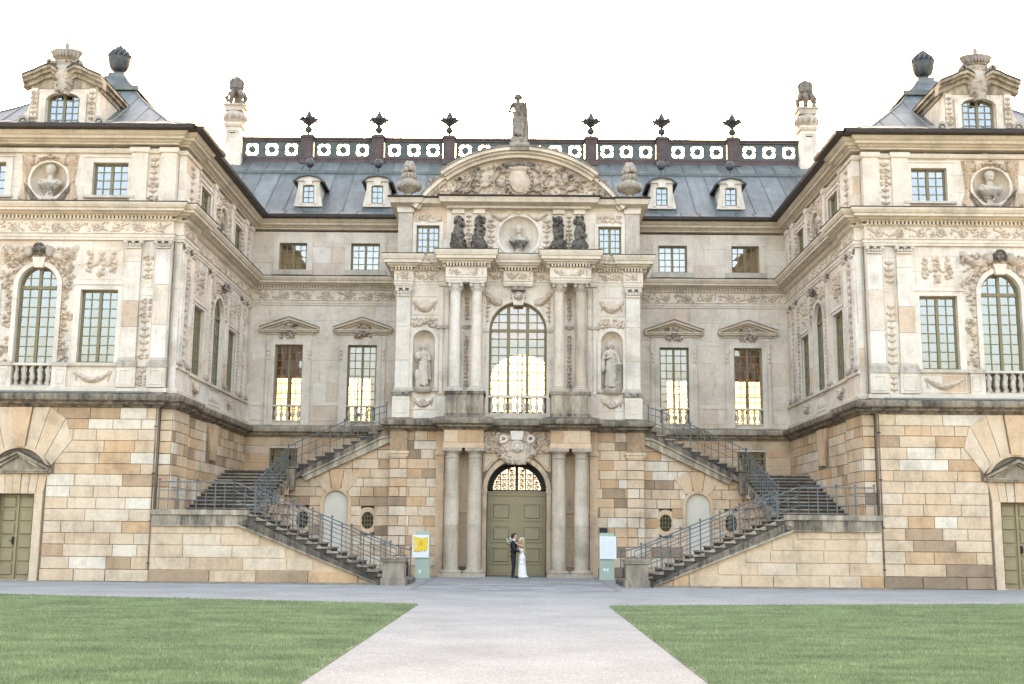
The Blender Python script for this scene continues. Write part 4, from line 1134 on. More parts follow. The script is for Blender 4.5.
# niches (curved, with shell vault)
for s in (-1, 1):
    c = s * 3.91; r_ = .46
    m = M(Fp); n = 14
    for i in range(n):
        a, b_ = PI * i / n, PI * (i + 1) / n
        m.add([(c + r_ * math.cos(a), -.42 * math.sin(a), 7.64), (c + r_ * math.cos(b_), -.42 * math.sin(b_), 7.64), (c + r_ * math.cos(b_), -.42 * math.sin(b_), 9.62), (c + r_ * math.cos(a), -.42 * math.sin(a), 9.62)], [(3, 2, 1, 0)], .5)
        for k in range(7):
            t0, t1 = PI / 2 * k / 7, PI / 2 * (k + 1) / 7
            P4 = [(c + r_ * math.cos(x) * math.cos(t), -.42 * math.sin(x) * math.cos(t), 9.62 + .46 * math.sin(t)) for x, t in ((a, t0), (b_, t0), (b_, t1), (a, t1))]
            m.add(P4, [(3, 2, 1, 0)], .5)
    m.arch(c, 9.62, .46, .6, -.02, .07, tint=.65); m.box(c - .6, c - .46, -.02, .07, 7.64, 9.62, .65); m.box(c + .46, c + .6, -.02, .07, 7.64, 9.62, .65)
    m.box(c - .62, c + .62, -.3, .14, 7.5, 7.64, .6, .3); m.lathe([(.3, 7.45), (.42, 7.56), (.44, 7.64)], c, .0, 0, 16, .6, .3)
    build(m, 'niche', MAT['cream'], palace)
    rr = random.Random(60 + s)
    m = M(Fp); panel(m, c - .55, c + .55, 6.75, 7.3, .0, .04, .04); relief(m, c - .45, 6.78, .9, .48, .015, p_festoon(.9, .48, rr, .3) + [(.45, .25, .14, .16, 0, .12, .2)], .025)
    relief(m, c - .55, 10.2, 1.1, .42, .015, p_random(1.1, .42, rr, 60, .03, .11, .07, .1, lambda x, z: abs(z - .2) < .17), .025)
    panel(m, c - .56, c + .56, 10.72, 11.55, .0, .04, .04)
    relief(m, c - .5, 10.75, 1.0, .76, .015, [(.5, .34, .3, .26, 0, .06, 0)] + p_festoon(1., .7, rr), .025)
    build(m, 'relief_panel', MAT['carve'], palace)
    # outer pilaster
    a, b_ = sorted((s * 4.5, s * 5.08))
    m = M(Fp); m.box(a - .08, b_ + .06, 0, .2, 6.4, 7.3, .6); panel(m, a + .02, b_ - .04, 6.6, 7.2, .2, .04, .02); m.box(a - .12, b_ + .1, 0, .25, 7.3, 7.46, .6, .85)
    build(m, 'pedestal', MAT['carve'], palace)
    pilaster(palace, Fp, a, b_, 7.46, 11.9, 0, .14, 11.5, seed=61)
    # pedestals of the columns
    x0, x1 = sorted((s * 1.34, s * 2.95))
    m = M(); m.box(x0, x1, 47.28, YP, 6.4, 6.52, .6, .3); m.box(x0 + .03, x1 - .03, 47.32, YP, 6.52, 7.3, .6, .06); m.box(x0 - .04, x1 + .04, 47.26, YP, 7.3, 7.42, .6, .4)
    build(m, 'pedestal', MAT['ledge'], palace)
    for x in (1.7, 2.59): column(s * x, 47.62, 7.42, 7.62, 11.6, 11.95, .235, .205, 1, 'cream' if s < 0 else 'col', 0.0, .75)
    # strips between the columns and responds
    m = M(Fp)
    for x in (1.42, 1.98, 2.3, 2.98, 3.2): m.box(s * x - .07, s * x + .07, 0, .07, 7.42, 11.9, .6)
    m.box(*sorted((s * 1.95, s * 2.33)), 0, .1, 10.15, 10.28, .6, .6); m.box(*sorted((s * 2.9, s * 3.4)), 0, .12, 10.15, 10.28, .6, .4); m.box(*sorted((s * 1.2, s * 1.45)), 0, .12, 10.02, 10.16, .6, .2)
    q = s * 2.14 - .13; relief(m, q, 7.7, .26, 2.2, .02, p_drop(.26, 2.2, rr, .1), .025); relief(m, q, 10.5, .26, 1.0, .02, p_drop(.26, 1., rr, .1), .025)
    build(m, 'relief_panel', MAT['carve'], palace)
# great window
window(palace, Fp, -1.2, 1.2, 6.62, 11.3, 6, 10, arch=10.12, rec=-.3, glassm='hallglass', seed=99, mull=(1 / 3, 2 / 3), transom=10.12, mw=.14, tw=.046, fr=.1, label='great arched window with olive frame glowing in the sunset')
balusters(palace, Fp, -1.2, 1.2, 6.55, 7.36, -.1, 9)
m = M(Fp); m.arch(0, 10.12, 1.2, 1.34, -.3, .05, tint=.65); m.box(-1.34, -1.2, -.3, .05, 6.6, 10.12, .65); m.box(1.2, 1.34, -.3, .05, 6.6, 10.12, .65); m.box(-1.2, 1.2, -.5, .0, 6.4, 6.56, .6)
build(m, 'window_surround', MAT['cream'], palace)
rr = random.Random(12); m = M(Fp)
for s in (-1, 1):
    relief(m, -.8 + s * .72 - .0, 11.0, 1.6, .85, .02, [b_ for b_ in p_festoon(1.6, .85, rr, .1) if math.hypot(b_[0] - .8 + s * .72, b_[1] + .88) > 1.4], .028)
    relief(m, s * 1.28 - .14, 10.4, .28, 1.35, .02, p_drop(.28, 1.35, rr, .05), .028)
mask(m, 0, 11.5, .25, .25, .35, .6); m.prism([(-.3, 11.75), (.3, 11.75), (.26, 11.93), (-.26, 11.93)], 0, .35, .5, .8)
m.prism([(-.2, 11.15), (.2, 11.15), (.28, 11.6), (-.28, 11.6)], 0, .2, .6)
build(m, 'keystone', MAT['carve'], palace)
# entablature over columns
P = hp(col_y=47.36)
m = M(); m.sweep(P, [(-.4, 11.95), (.0, 11.95), (.01, 12.02), (.03, 12.04), (.03, 12.12), (.07, 12.15), (-.4, 12.17)], .65); m.sweep(P, [(-.4, 12.16), (.02, 12.16), (.02, 12.56), (.08, 12.6), (-.4, 12.62)], .6)
build(m, 'architrave', MAT['cream'], palace)
m = M(FRONT(47.36))
for s in (-1, 1): relief(m, s * 2.155 - .72, 12.18, 1.44, .38, .02, p_vine(1.44, .38, rr, .7), .028); m.box(s * 2.155 - .3, s * 2.155 + .3, .02, .05, 12.25, 12.45, .7)
m.set(Fp); relief(m, -1.25, 12.18, .62, .38, .02, p_vine(.62, .38, rr, .6), .028); relief(m, .63, 12.18, .62, .38, .02, p_vine(.62, .38, rr, .6), .028)
m.set(FRONT(YP - .2)); relief(m, -.5, 12.18, 1., .38, .02, p_vine(1., .38, rr, .5), .028)
m.set(FRONT(YP - .12))
for s in (-1, 1): relief(m, s * 4.8 - .33, 12.18, .66, .38, .02, p_vine(.66, .38, rr, .6), .028)
m.set(Fp)
for s in (-1, 1): relief(m, s * 3.9 - .5, 12.18, 1., .38, .02, p_vine(1., .38, rr, .5), .028)
build(m, 'frieze', MAT['carve'], palace)
m = M(); PR = [(-.4, 12.72), (.18, 12.72), (.18, 12.78), (.28, 12.79), (.29, 12.86), (.4, 12.87), (.4, 13.0), (.44, 13.01), (.45, 13.06), (.49, 13.12), (.5, 13.22), (-.4, 13.27)]
m.sweep(P, [(-.3, 13.275), (.51, 13.225), (.52, 13.25), (-.3, 13.3)]); build(m, 'lead_cover', MAT['gutter'], palace)
m = M(); m.sweep(P, PR, .7); m.dent(P, 12.6, 12.72, .02, .17, .125, .07, .75); build(m, 'cornice', MAT['corn'], palace)
# attic storey
rr = random.Random(14)
for s in (-1, 1):
    x0, x1 = sorted((s * 3.36, s * 4.33)); w = .16
    m = M(Fp); m.box(x0 - w, x0, -.02, .06, 13.3, 14.58, .7); m.box(x1, x1 + w, -.02, .06, 13.3, 14.58, .7); m.box(x0 - w, x1 + w, -.02, .06, 14.58, 14.72, .7)
    relief(m, x0 - .05, 14.72, 1.07, .32, .03, p_random(1.07, .32, rr, 50, .04, .1, .06, .1), .03)
    build(m, 'window_surround', MAT['carve'], palace)
    window(palace, Fp, x0, x1, 13.4, 14.58, 4, 4, seed=31 + s)
    m = M(Fp); m.box(*sorted((s * 4.5, s * 5.1)), 0, .1, 13.28, 15.3, .5, .35); m.box(*sorted((s * 4.45, s * 5.15)), 0, .16, 15.12, 15.3, .6)
    for x in (1.68, 2.56): m.box(s * x - .2, s * x + .2, 0, .1, 13.28, 15.3, .6); m.box(s * x - .25, s * x + .25, 0, .2, 15.08, 15.3, .65)
    m.box(*sorted((s * 1.4, s * 3.05)), 0, .05, 13.28, 15.3, .6)
    build(m, 'attic_pilaster', MAT['cream'], palace)
    m = M(Fp)
    q = s * 2.12 - .14; relief(m, q, 13.35, .28, 1.7, .05, p_drop(.28, 1.7, rr, .35), .028)
    q = s * 1.17 - .17; relief(m, q, 13.35, .34, 1.55, .02, p_drop(.34, 1.55, rr, .1), .028)
    relief(m, s * .75 - .45, 14.75, .9, .42, .02, p_festoon(.9, .42, rr, .1), .028)
    build(m, 'relief_panel', MAT['carve'], palace)
m = M(Fp)
V = []; Fc = []; n = 36; kk = 8; r_ = .84
for i in range(kk + 1):
    a = PI / 2 * i / kk
    for k in range(n): b2 = 2 * PI * k / n; V.append((r_ * math.cos(a) * math.cos(b2), -.42 * math.sin(a), 14.16 + r_ * math.cos(a) * math.sin(b2)))
for i in range(kk):
    for k in range(n): l = (k + 1) % n; Fc.append((i * n + k, (i + 1) * n + k, (i + 1) * n + l, i * n + l))
m.add(V, Fc, .7); m.arch(0, 14.16, .84, .95, -.02, .07, 0, 360, 40, .7); m.arch(0, 14.16, .84, 1.22, -.05, .01, 0, 360, 40, .6)
mask(m, 0, 15.12, .1, .14, .1)
build(m, 'niche', MAT['cream'], palace)
PA = mirror_path([(5.14, YB - .05), (5.14, YP - .1), (4.42, YP - .1), (4.42, YP), (3.0, YP), (3.0, YP - .3)])
m = M(); m.sweep(PA, [(-.4, 15.28), (.03, 15.28), (.06, 15.36), (.18, 15.42), (.3, 15.48), (.34, 15.62), (.38, 15.68), (-.4, 15.7)], .6)
build(m, 'attic_cornice', MAT['corn'], palace)
m = M(); m.sweep(PA, [(-.3, 15.70), (.4, 15.70), (.42, 15.76), (-.3, 15.8)]); m.box(-5.1, 5.1, YP + .2, YB, 15.5, 15.74)
build(m, 'lead_cover', MAT['gutter'], palace)
# segmental pediment
Rr, cz = 5.54, 12.38
def arcbox(m, x0, x1, r0, r1, y0, y1, n=24, tint=.6, soot=0):
    for i in range(n):
        a = [math.asin(x / Rr) for x in (x0 + (x1 - x0) * i / n, x0 + (x1 - x0) * (i + 1) / n)]
        q = [(r0 * math.sin(a[0]), cz + r0 * math.cos(a[0])), (r0 * math.sin(a[1]), cz + r0 * math.cos(a[1])), (r1 * math.sin(a[1]), cz + r1 * math.cos(a[1])), (r1 * math.sin(a[0]), cz + r1 * math.cos(a[0]))]
        m.prism(q, y0, y1, tint, soot)
m = M(Fp)
arcbox(m, -3.32, 3.32, 5.1, 5.25, .1, .42); arcbox(m, -3.32, 3.32, 5.25, 5.36, .1, .55, tint=.5); arcbox(m, -3.36, 3.36, 5.36, 5.5, .1, .68, tint=.7); arcbox(m, -3.36, 3.36, 5.5, 5.57, -.6, .72, tint=.3, soot=.7)
for s in (-1, 1):
    arcbox(m, s * 3.3, s * 4.6, 5.1, 5.22, -.1, .22, 10); arcbox(m, s * 3.3, s * 4.62, 5.22, 5.38, -.1, .34, 10, .7); arcbox(m, s * 3.3, s * 4.64, 5.38, 5.44, -.6, .38, 10, .3, .7)
    m.prism([(s * 3.0, 15.78), (s * 4.45, 15.78), (s * 3.9, 16.2), (s * 3.4, 16.52), (s * 3.0, 16.75)], -.4, .02, .6)
pts = [(x * .1, cz + math.sqrt(5.12 ** 2 - (x * .1) ** 2)) for x in range(-33, 34)]
m.prism([(-3.3, 15.72)] + pts + [(3.3, 15.72)], -.5, .14, .6)
build(m, 'pediment', MAT['corn'], palace)
# tympanum sculpture
m = M(Fp); W, Hh = 6.3, 1.75; x0 = -W / 2
ins = lambda x, z: math.hypot(x + x0, z + 15.78 - cz) < 4.98
B = []
rr = random.Random(44)
def fig(cx, cz_, a, sc_, so):                                       # reclining / flying putto in relief
    ca, sa = math.cos(a), math.sin(a)
    P = lambda u, v: (cx + (u * ca - v * sa) * sc_, cz_ + (u * sa + v * ca) * sc_)
    x, z = P(0, 0); B.append((x, z, .2 * sc_, .13 * sc_, a, .2, so * .5)); x, z = P(.27, .08); B.append((x, z, .1 * sc_, .1 * sc_, 0, .26, so))
    for (u0, v0, u1, v1) in ((.12, .05, .3, -.18), (.1, .08, .25, .3), (-.15, 0, -.42, .12), (-.15, -.03, -.35, -.2)):
        p, q = P(u0, v0), P(u1, v1); seg(B, p[0], p[1], q[0], q[1], .06 * sc_, .04 * sc_, .15, so * .6)
for (fx, fz, fa, fs, fo) in [(-2.55, .5, 1.2, 1.0, .95), (-2.1, .75, .5, 1.0, .5), (-1.75, .95, 1.3, .95, .85), (-1.45, .55, .3, 1.1, .2), (-1.0, .95, .9, 1.15, .8), (-.75, .55, -.4, 1., .9),
                             (.8, 1.25, 2.2, 1.1, .85), (1.0, .8, 1.0, 1.1, .7), (.75, .35, 2.6, 1.0, .8), (1.4, .55, .5, 1.0, .3), (1.95, .9, 1.6, 1.15, .8), (2.45, .8, 2.4, 1.05, .8), (2.2, .4, .2, 1., .4), (-2.2, .3, .3, 1., .6)]:
    fig(fx - x0, fz, fa, fs, fo)
for q in range(10): seg(B, -1.6 - x0 + q * .11, .05, -1.1 - x0 + q * .05, .5, .05, .02, .1, .15)
B += p_random(W, Hh, rr, 300, .04, .1, .09, .35, lambda x, z: ins(x, z) and abs(x + x0) > .6)
B += [(0 - x0, .75, .46, .62, .35, .3, 0)] + [(0 - x0 - .02, 1.42, .75, .2, 0, .34, .85), (-x0, 1.25, .5, .2, 0, .3, .2)]
for k in range(24):
    a = 2 * PI * k / 24; B.append((-x0 + .52 * math.cos(a), .75 + .7 * math.sin(a), .09, .09, 0, .3, .15))
relief(m, x0, 15.78, W, Hh, .13, [b_ for b_ in B if ins(b_[0], b_[1])], .028, .012, 5)
for s in (-1, 1):
    B = []; fig(.5, .4, 1.4 if s < 0 else 1.8, 1.15, .9); B += p_random(1.0, .8, rr, 50, .05, .12, .15, .5, lambda x, z: (x if s > 0 else 1 - x) < .75 - z * .3)
    relief(m, s * 3.55 - .5, 15.8, 1.0, .95, .1, B, .028)
build(m, 'tympanum_relief', MAT['carve'], palace)
# upright dark trophies (herms) on the attic pilasters
for s in (-1, 1):
    for i, x in enumerate((1.68, 2.56)):
        m = M(FRONT(YP - .1)); cx_ = s * x
        light = (s > 0 and i == 1)
        B = []
        for k in range(46):
            z = rr.uniform(.2, 1.62); ww = .22 if z > .9 else (.33 if z < .62 else .26)
            B.append((.38 + rr.uniform(-ww, ww), z, rr.uniform(.04, .08), rr.uniform(.05, .13), rr.uniform(-.4, .4), rr.uniform(.2, .4), rr.uniform(0, .95) * (.55 if (light and z < 1.0) else 1)))
        B += [(.38, .42, .33, .33, 0, .3, .7), (.38, .95, .21, .45, 0, .26, .45), (.38, 1.5, .2, .2, 0, .22, .3)]
        relief(m, cx_ - .38, 13.3, .76, 1.7, -.02, B, .022, .015, 7 + i, .3)
        m.box(cx_ - .16, cx_ + .16, 0, .26, 13.27, 13.47, .7, .05)
        build(m, 'carved_trophy', MAT['dark'], palace)

# ------------------------------------------------------------------ flank screens beside the portico (under the upper flights)
Fs = FRONT(YP + .35)
for s in (-1, 1):
    m = M(Fs); sx = lambda a, b_: tuple(sorted((s * a, s * b_)))
    holes = [(*sx(6.95, 7.89), 0, 3.42), (*sx(5.84, 6.37), 1.8, 2.6), (*sx(8.52, 9.04), 1.8, 2.6)]
    ztop = lambda x: 5.86 - (x - 5.4) * .46
    rows = ROWS_LOW[:]
    for i, (z0, z1) in enumerate(zip(rows, rows[1:])):
        xm = 9.33 if z1 <= 4.0 else min(9.33, 5.4 + (5.86 - z1) / .46 + .35)
        blocks(m, *sx(5.2, xm), [z0, z1], [h for h in holes], .03, .008, .5, 1.2, 400 + i + 20 * s, tan_t, d0=-.17)
    m.set(SIDE(9.33, -s) if False else FLANK(9.33, s)); [blocks(m, max(42.6, 42.6 + (b2 - 2.2) / .3), YP + .35, [a2, b2], [], .03, .008, .6, 1.2, 470 + s, tan_t, d0=-.1) for a2, b2 in zip(ROWS_LOW[:10], ROWS_LOW[1:11]) if 42.6 + (b2 - 2.2) / .3 < YP]
    m.set(Fs)
    cc = s * 7.42
    m.prism([(cc - .3, 4.3), (cc + .3, 4.3), (cc + .16, 3.48), (cc - .16, 3.48)], .0, .12, .3)
    for q in (-1, 1): m.prism([(cc + q * .34, 4.3), (cc + q * .95, 4.05), (cc + q * .5, 3.38), (cc + q * .2, 3.47)], 0, .07, .45)
    m.arch(cc, 2.92, .5, .63, -.1, .1, tint=.4); m.box(cc - .63, cc - .5, -.1, .1, 0, 2.92, .45); m.box(cc + .5, cc + .63, -.1, .1, 0, 2.92, .45)
    for xo in (6.105, 8.78):
        m.arch(s * xo, 2.32, .235, .43, -.1, .012, 0, 180, tint=.4, n=16); m.arch(s * xo, 2.1, .235, .43, -.1, .012, 180, 360, tint=.4, n=16)
        m.box(s * xo - .4, s * xo - .235, -.1, .012, 2.12, 2.3, .4); m.box(s * xo + .235, s * xo + .4, -.1, .012, 2.12, 2.3, .4)
    build(m, 'wall', MAT['tan'], palace)
    m = M(Fs); m.box(cc - .5, cc + .5, -.12, -.06, 0, 2.92); m.arch(cc, 2.92, 0, .5, -.12, -.06); build(m, 'blind_niche', MAT['plaster'], palace)
    for xo in (6.105, 8.78):
        m = M(Fs); X = s * xo
        for k in (-1, 0, 1): m.tube([(X + k * .12, -.02, 1.88), (X + k * .12, -.02, 2.54)], .014, 6)
        for z in (2.03, 2.21, 2.39): m.tube([(X - .26, -.02, z), (X + .26, -.02, z)], .014, 6)
        build(m, 'oval_window', MAT['frame'], palace); m = M(Fs); m.box(X - .34, X + .34, -.17, -.145, 1.76, 2.66); build(m, 'glass', MAT['glass'], palace)
m = M(Fp); m.box(3.37, 3.68, .02, .2, 1.78, 1.98); m.box(3.4, 3.5, .2, .22, 1.8, 1.94); m.box(3.54, 3.64, .2, .22, 1.8, 1.94); build(m, 'wall_vent_box', MAT['iron'], palace)  # small dark vent box on the wall
for s in (-1, 1):
    m = M(Fp); x0, x1 = sorted((s * 4.35, s * 4.62)); m.box(x0, x1, .1, .32, .0, .62); [m.box(x0 + .02, x1 - .02, .32, .34, .08 + .1 * k, .12 + .1 * k) for k in range(5)]
    build(m, 'cellar_vent', MAT['iron'], palace)

# ------------------------------------------------------------------ halls behind the lit windows: rear wall with its own windows, open to the evening sky
YR = 63.
m = M(FRONT(YR)); hr = [(-1.5, 1.9, 6.9, 11.4, 10.0), (-9.4, -8.0, 6.6, 10.0), (-13.1, -11.6, 6.6, 10.0), (8.0, 9.4, 6.6, 10.0), (11.6, 13.1, 6.6, 10.0), (-1.3, 1.5, 3.9, 5.6)]
wall_core(m, -22, 22, 0, 15.7, hr, -.4, 0); build(m, 'rear_wall', MAT['cream'], palace)
m = M()
m.box(-11.6, 11.6, YB + .46, YR, 6.1, 6.38); m.box(-4.8, 4.8, YP + .5, YB + .46, 6.1, 6.2)
m.box(-13.6, 13.6, YB + .46, YR, 11.9, 12.1); m.box(-4.8, 4.8, YP + .5, YB + .46, 11.9, 12.1)
for s in (-1, 1):
    m.box(*sorted((s * 5.3, s * 5.4)), YB + .46, YR, 6.38, 11.9); m.box(*sorted((s * 13.5, s * 13.6)), YB, YR, 0, 15.6)
    m.box(*sorted((s * 5.4, s * 13.5)), YB + .5, YB + .6, 12.1, 15.2)
m.box(-22, 22, YR - .5, YR - .4, 12.1, 15.4)
build(m, 'inner_wall', MAT['warmroom'], palace, smooth=False)
m = M(FRONT(YR))
for h in hr[:5]:
    c = (h[0] + h[1]) / 2; m.box(c - .06, c + .06, -.25, -.18, h[2], h[3])
    for k in range(1, 4): z = h[2] + (h[3] - h[2]) * k / 4; m.box(h[0], h[1], -.25, -.2, z - .03, z + .03)
rw = build(m, 'rear_window_bars', MAT['frame'], palace)
g = M(FRONT(YR))
for h in hr[:5]: g.add([(h[0], -.3, h[2]), (h[1], -.3, h[2]), (h[1], -.3, h[3]), (h[0], -.3, h[3])], [(0, 1, 2, 3)])
build(g, 'glass', MAT['rearglass'], palace, smooth=False)
g = M(FRONT(YR)); g.add([(-1.3, -.3, 3.9), (1.5, -.3, 3.9), (1.5, -.3, 5.6), (-1.3, -.3, 5.6)], [(0, 1, 2, 3)]); build(g, 'fanlight_diffuser', MAT['rearfan'], palace, smooth=False)  # added sheet over the rear opening, tones the light reaching the fanlight

# ------------------------------------------------------------------ main roof
m = M(); E0, Z0_, E1, Z1_, E2, Z2_ = 51.2, 15.84, 55.5, 19.12, 57., 20.2
def roofq(x0, x1, ya, za, yb, zb, n, tn=0):
    for i in range(n):
        a, b_ = x0 + (x1 - x0) * i / n, x0 + (x1 - x0) * (i + 1) / n
        m.add([(a, ya, za), (b_, ya, za), (b_, yb, zb), (a, yb, zb)], [(0, 1, 2, 3)], rnd.random())
        m.tube([(a, ya, za + .015), (a, yb, zb + .015)], .028, 6, .2)
roofq(-18, 18, E0, Z0_, E0 + .8, Z0_ + .38, 44); roofq(-18, 18, E0 + .8, Z0_ + .38, E1, Z1_, 40); roofq(-18, 18, E1 + .12, Z1_ + .1, E2, Z2_, 40)
m.box(-18, 18, E1 - .06, E1 + .16, Z1_ - .02, Z1_ + .12, .0)
m.add([(-18, E2, Z2_), (18, E2, Z2_), (18, 61, Z2_ + .2), (-18, 61, Z2_ + .2)], [(0, 1, 2, 3)]); m.add([(-18, 61, Z2_ + .2), (18, 61, Z2_ + .2), (18, YR + .3, 15.7), (-18, YR + .3, 15.7)], [(0, 1, 2, 3)])
build(m, 'roof', MAT['roof'], palace, ang=20)
# small dormers with ball finials
for s in (-1, 1):
    for cxx in (9.71, 6.54):
        c = s * cxx; D = FRONT(52.2)
        m = M(D)
        wall_core(m, c - .5, c + .5, 16.5, 17.75, [(c - .27, c + .27, 16.65, 17.5)], -.15, 0, .6)
        for q in (-1, 1):
            m.box(c + q * .27, c + q * .4, 0, .05, 16.6, 17.5, .7); m.prism([(c + q * .5, 16.5), (c + q * .5, 17.3), (c + q * .62, 16.7), (c + q * .66, 16.5)], -.1, .03, .6)
            m.box(*sorted((c + q * .44, c + q * .5)), -2.0, -.15, 16.5, 17.7, .5)
        m.prism([(c - .15, 17.5), (c + .15, 17.5), (c + .2, 17.85), (c - .2, 17.85)], 0, .1, .7)
        m.prism([(c - .58, 17.7), (c + .58, 17.7), (c + .4, 17.88), (c, 17.96), (c - .4, 17.88)], -.15, .08, .7)
        dm = build(m, 'dormer', MAT['cream'], palace)
        window(dm, D, c - .27, c + .27, 16.65, 17.5, 2, 3, rec=-.1, seed=int(cxx * 3) + s, mull=(), tw=.035, fr=.05)
        m = M(D)
        for q in (-1, 1):
            m.prism([(c, 17.98), (c + q * .45, 17.89), (c + q * .74, 17.66), (c + q * .7, 17.6), (c + q * .42, 17.84), (c, 17.93)], -2.4, .2)
        m.lathe([(.02, 17.95), (.16, 17.98), (.13, 18.12), (.03, 18.2), (.03, 18.38), (.1, 18.4), (.17, 18.48), (.2, 18.6), (.17, 18.72), (.1, 18.8), (.01, 18.82)], c, -.1, 0, 16)
        build(m, 'dormer_roof', MAT['bronze'], dm)
# roof balustrade of pierced panels
ZB0, ZB1, YBAL = 20.2, 21.45, 57.
posts = [-10.73, -7.16, -3.58, 0, 3.58, 7.16, 10.73]
xs = [-14.05] + posts + [14.05]
m = M(FRONT(YBAL))
m.box(-14.05, 14.05, -.1, .1, ZB0 - .1, ZB0 + .12); m.box(-14.05, 14.05, -.12, .12, ZB0 + .12, ZB0 + .2); m.box(-14.05, 14.05, -.1, .1, ZB1 - .2, ZB1 - .1); m.box(-14.05, 14.05, -.15, .15, ZB1 - .1, ZB1)
bal = build(m, 'roof_balustrade', MAT['rust'], palace)
zc = (ZB0 + .2 + ZB1 - .2) / 2; hh = (ZB1 - .2 - ZB0 - .2) / 2
for a, b_ in zip(xs, xs[1:]):
    a += .33 if a > -14 else 0; b_ -= .33 if b_ < 14 else 0; n = 3; w = (b_ - a) / n
    m = M(FRONT(YBAL))
    for i in range(n):
        c = a + w * (i + .5); r_ = .30
        # plate with a square-lobed opening round a central rosette
        m.box(c - w / 2, c - r_, -.04, .04, zc - hh, zc + hh); m.box(c + r_, c + w / 2, -.04, .04, zc - hh, zc + hh)
        m.box(c - r_, c + r_, -.04, .04, zc + r_, zc + hh); m.box(c - r_, c + r_, -.04, .04, zc - hh, zc - r_)
        for q in (-1, 1):
            for p_ in (-1, 1): m.prism([(c + q * r_, zc + p_ * r_), (c + q * (r_ - .09), zc + p_ * r_), (c + q * r_, zc + p_ * (r_ - .09))], -.04, .04)
            m.sph((c + q * (r_ + .02), 0, zc), (.05, .04, .08), 8, 6); m.sph((c, 0, zc + q * (r_ + .02)), (.08, .04, .05), 8, 6)
        m.arch(c, zc, .09, .19, -.05, .05, 0, 360, 16); m.sph((c, 0, zc), (.12, .08, .12), 10, 7)
        for k in range(4):
            an = PI / 2 * k; m.tube([(c + .15 * math.cos(an), 0, zc + .15 * math.sin(an)), (c + .36 * math.cos(an), 0, zc + .36 * math.sin(an))], .022, 6)
    build(m, 'pierced_panel', MAT['grn'], bal)
for x in posts:
    m = M(FRONT(YBAL)); m.box(x - .3, x + .3, -.3, .3, ZB0 - .2, ZB1 - .06); m.box(x - .36, x + .36, -.36, .36, ZB1 - .06, ZB1 + .04); m.box(x - .28, x + .28, -.28, .28, ZB1 + .04, ZB1 + .12); m.box(x - .35, x + .35, -.35, .35, ZB0 - .2, ZB0 + .05)
    panel(m, x - .24, x + .24, ZB0 + .1, ZB1 - .15, .3, .04, .02)
    build(m, 'post', MAT['rust'], bal)
# obelisk chimneys
for s in (-1, 1):
    x = s * 14.5; m = M(lambda p: (x + p[0], 57 + p[1], p[2]))
    sq = lambda w, z: [(-w, -w, z), (w, -w, z), (w, w, z), (-w, w, z)]
    def frus(w0, z0, w1, z1, tn=.6, so=0): m.add(sq(w0, z0) + sq(w1, z1), [(3, 2, 1, 0), (4, 5, 6, 7)] + [(k, (k + 1) % 4, 4 + (k + 1) % 4, 4 + k) for k in range(4)], tn, so)
    frus(.52, 19.6, .5, 20.35); frus(.46, 20.35, .38, 21.9, .7); frus(.44, 21.9, .5, 22.02, .5); frus(.42, 22.02, .4, 22.15, .5)
    m.lathe([(.42, 22.15), (.56, 22.3), (.6, 22.5), (.52, 22.68), (.42, 22.75)], 0, 0, 0, 16, .5, .35, a0=PI / 4); frus(.44, 22.75, .46, 23.0, .5, .3); frus(.52, 23.0, .5, 23.1, .5, .5)
    for k in range(12):
        a = 2 * PI * k / 12; m.sph((.52 * math.cos(a), .52 * math.sin(a), 22.42), (.12, .12, .16), 8, 6, .4, .5)
    panel(m, -.24, .24, 20.6, 21.7, -.0, .03, -.44); 
    for k in range(7): m.box(-.14, .14, -.46 + .01 * k, -.40, 20.75 + .13 * k, 20.81 + .13 * k, .6)
    ch = build(m, 'chimney', MAT['carve'], palace)
    m = M(lambda p: (x + p[0], 57 + p[1], p[2]))
    for k in range(6):
        a = 2 * PI * k / 6 + .3
        m.tube([(.14 * math.cos(a), .14 * math.sin(a), 23.75), (.36 * math.cos(a), .36 * math.sin(a), 23.76), (.5 * math.cos(a), .5 * math.sin(a), 23.55), (.4 * math.cos(a), .4 * math.sin(a), 23.32), (.5 * math.cos(a), .5 * math.sin(a), 23.12)], [.1, .16, .14, .07, .11], 8, .5, .5)
    m.lathe([(.12, 23.1), (.1, 23.7), (.22, 23.85), (.3, 24.05), (.32, 24.3), (.26, 24.45)], 0, 0, 0, 16, .5, .5)
    for k in range(8):
        a = 2 * PI * k / 8; m.tube([(.3 * math.cos(a), .3 * math.sin(a), 24.0), (.32 * math.cos(a), .32 * math.sin(a), 24.4), (.22 * math.cos(a), .22 * math.sin(a), 24.62)], [.09, .09, .02], 6, .5, .5)
    m.sph((0, 0, 24.5), (.2, .2, .2), 10, 8, .5, .5)
    build(m, 'chimney_crown', MAT['dark'], ch)

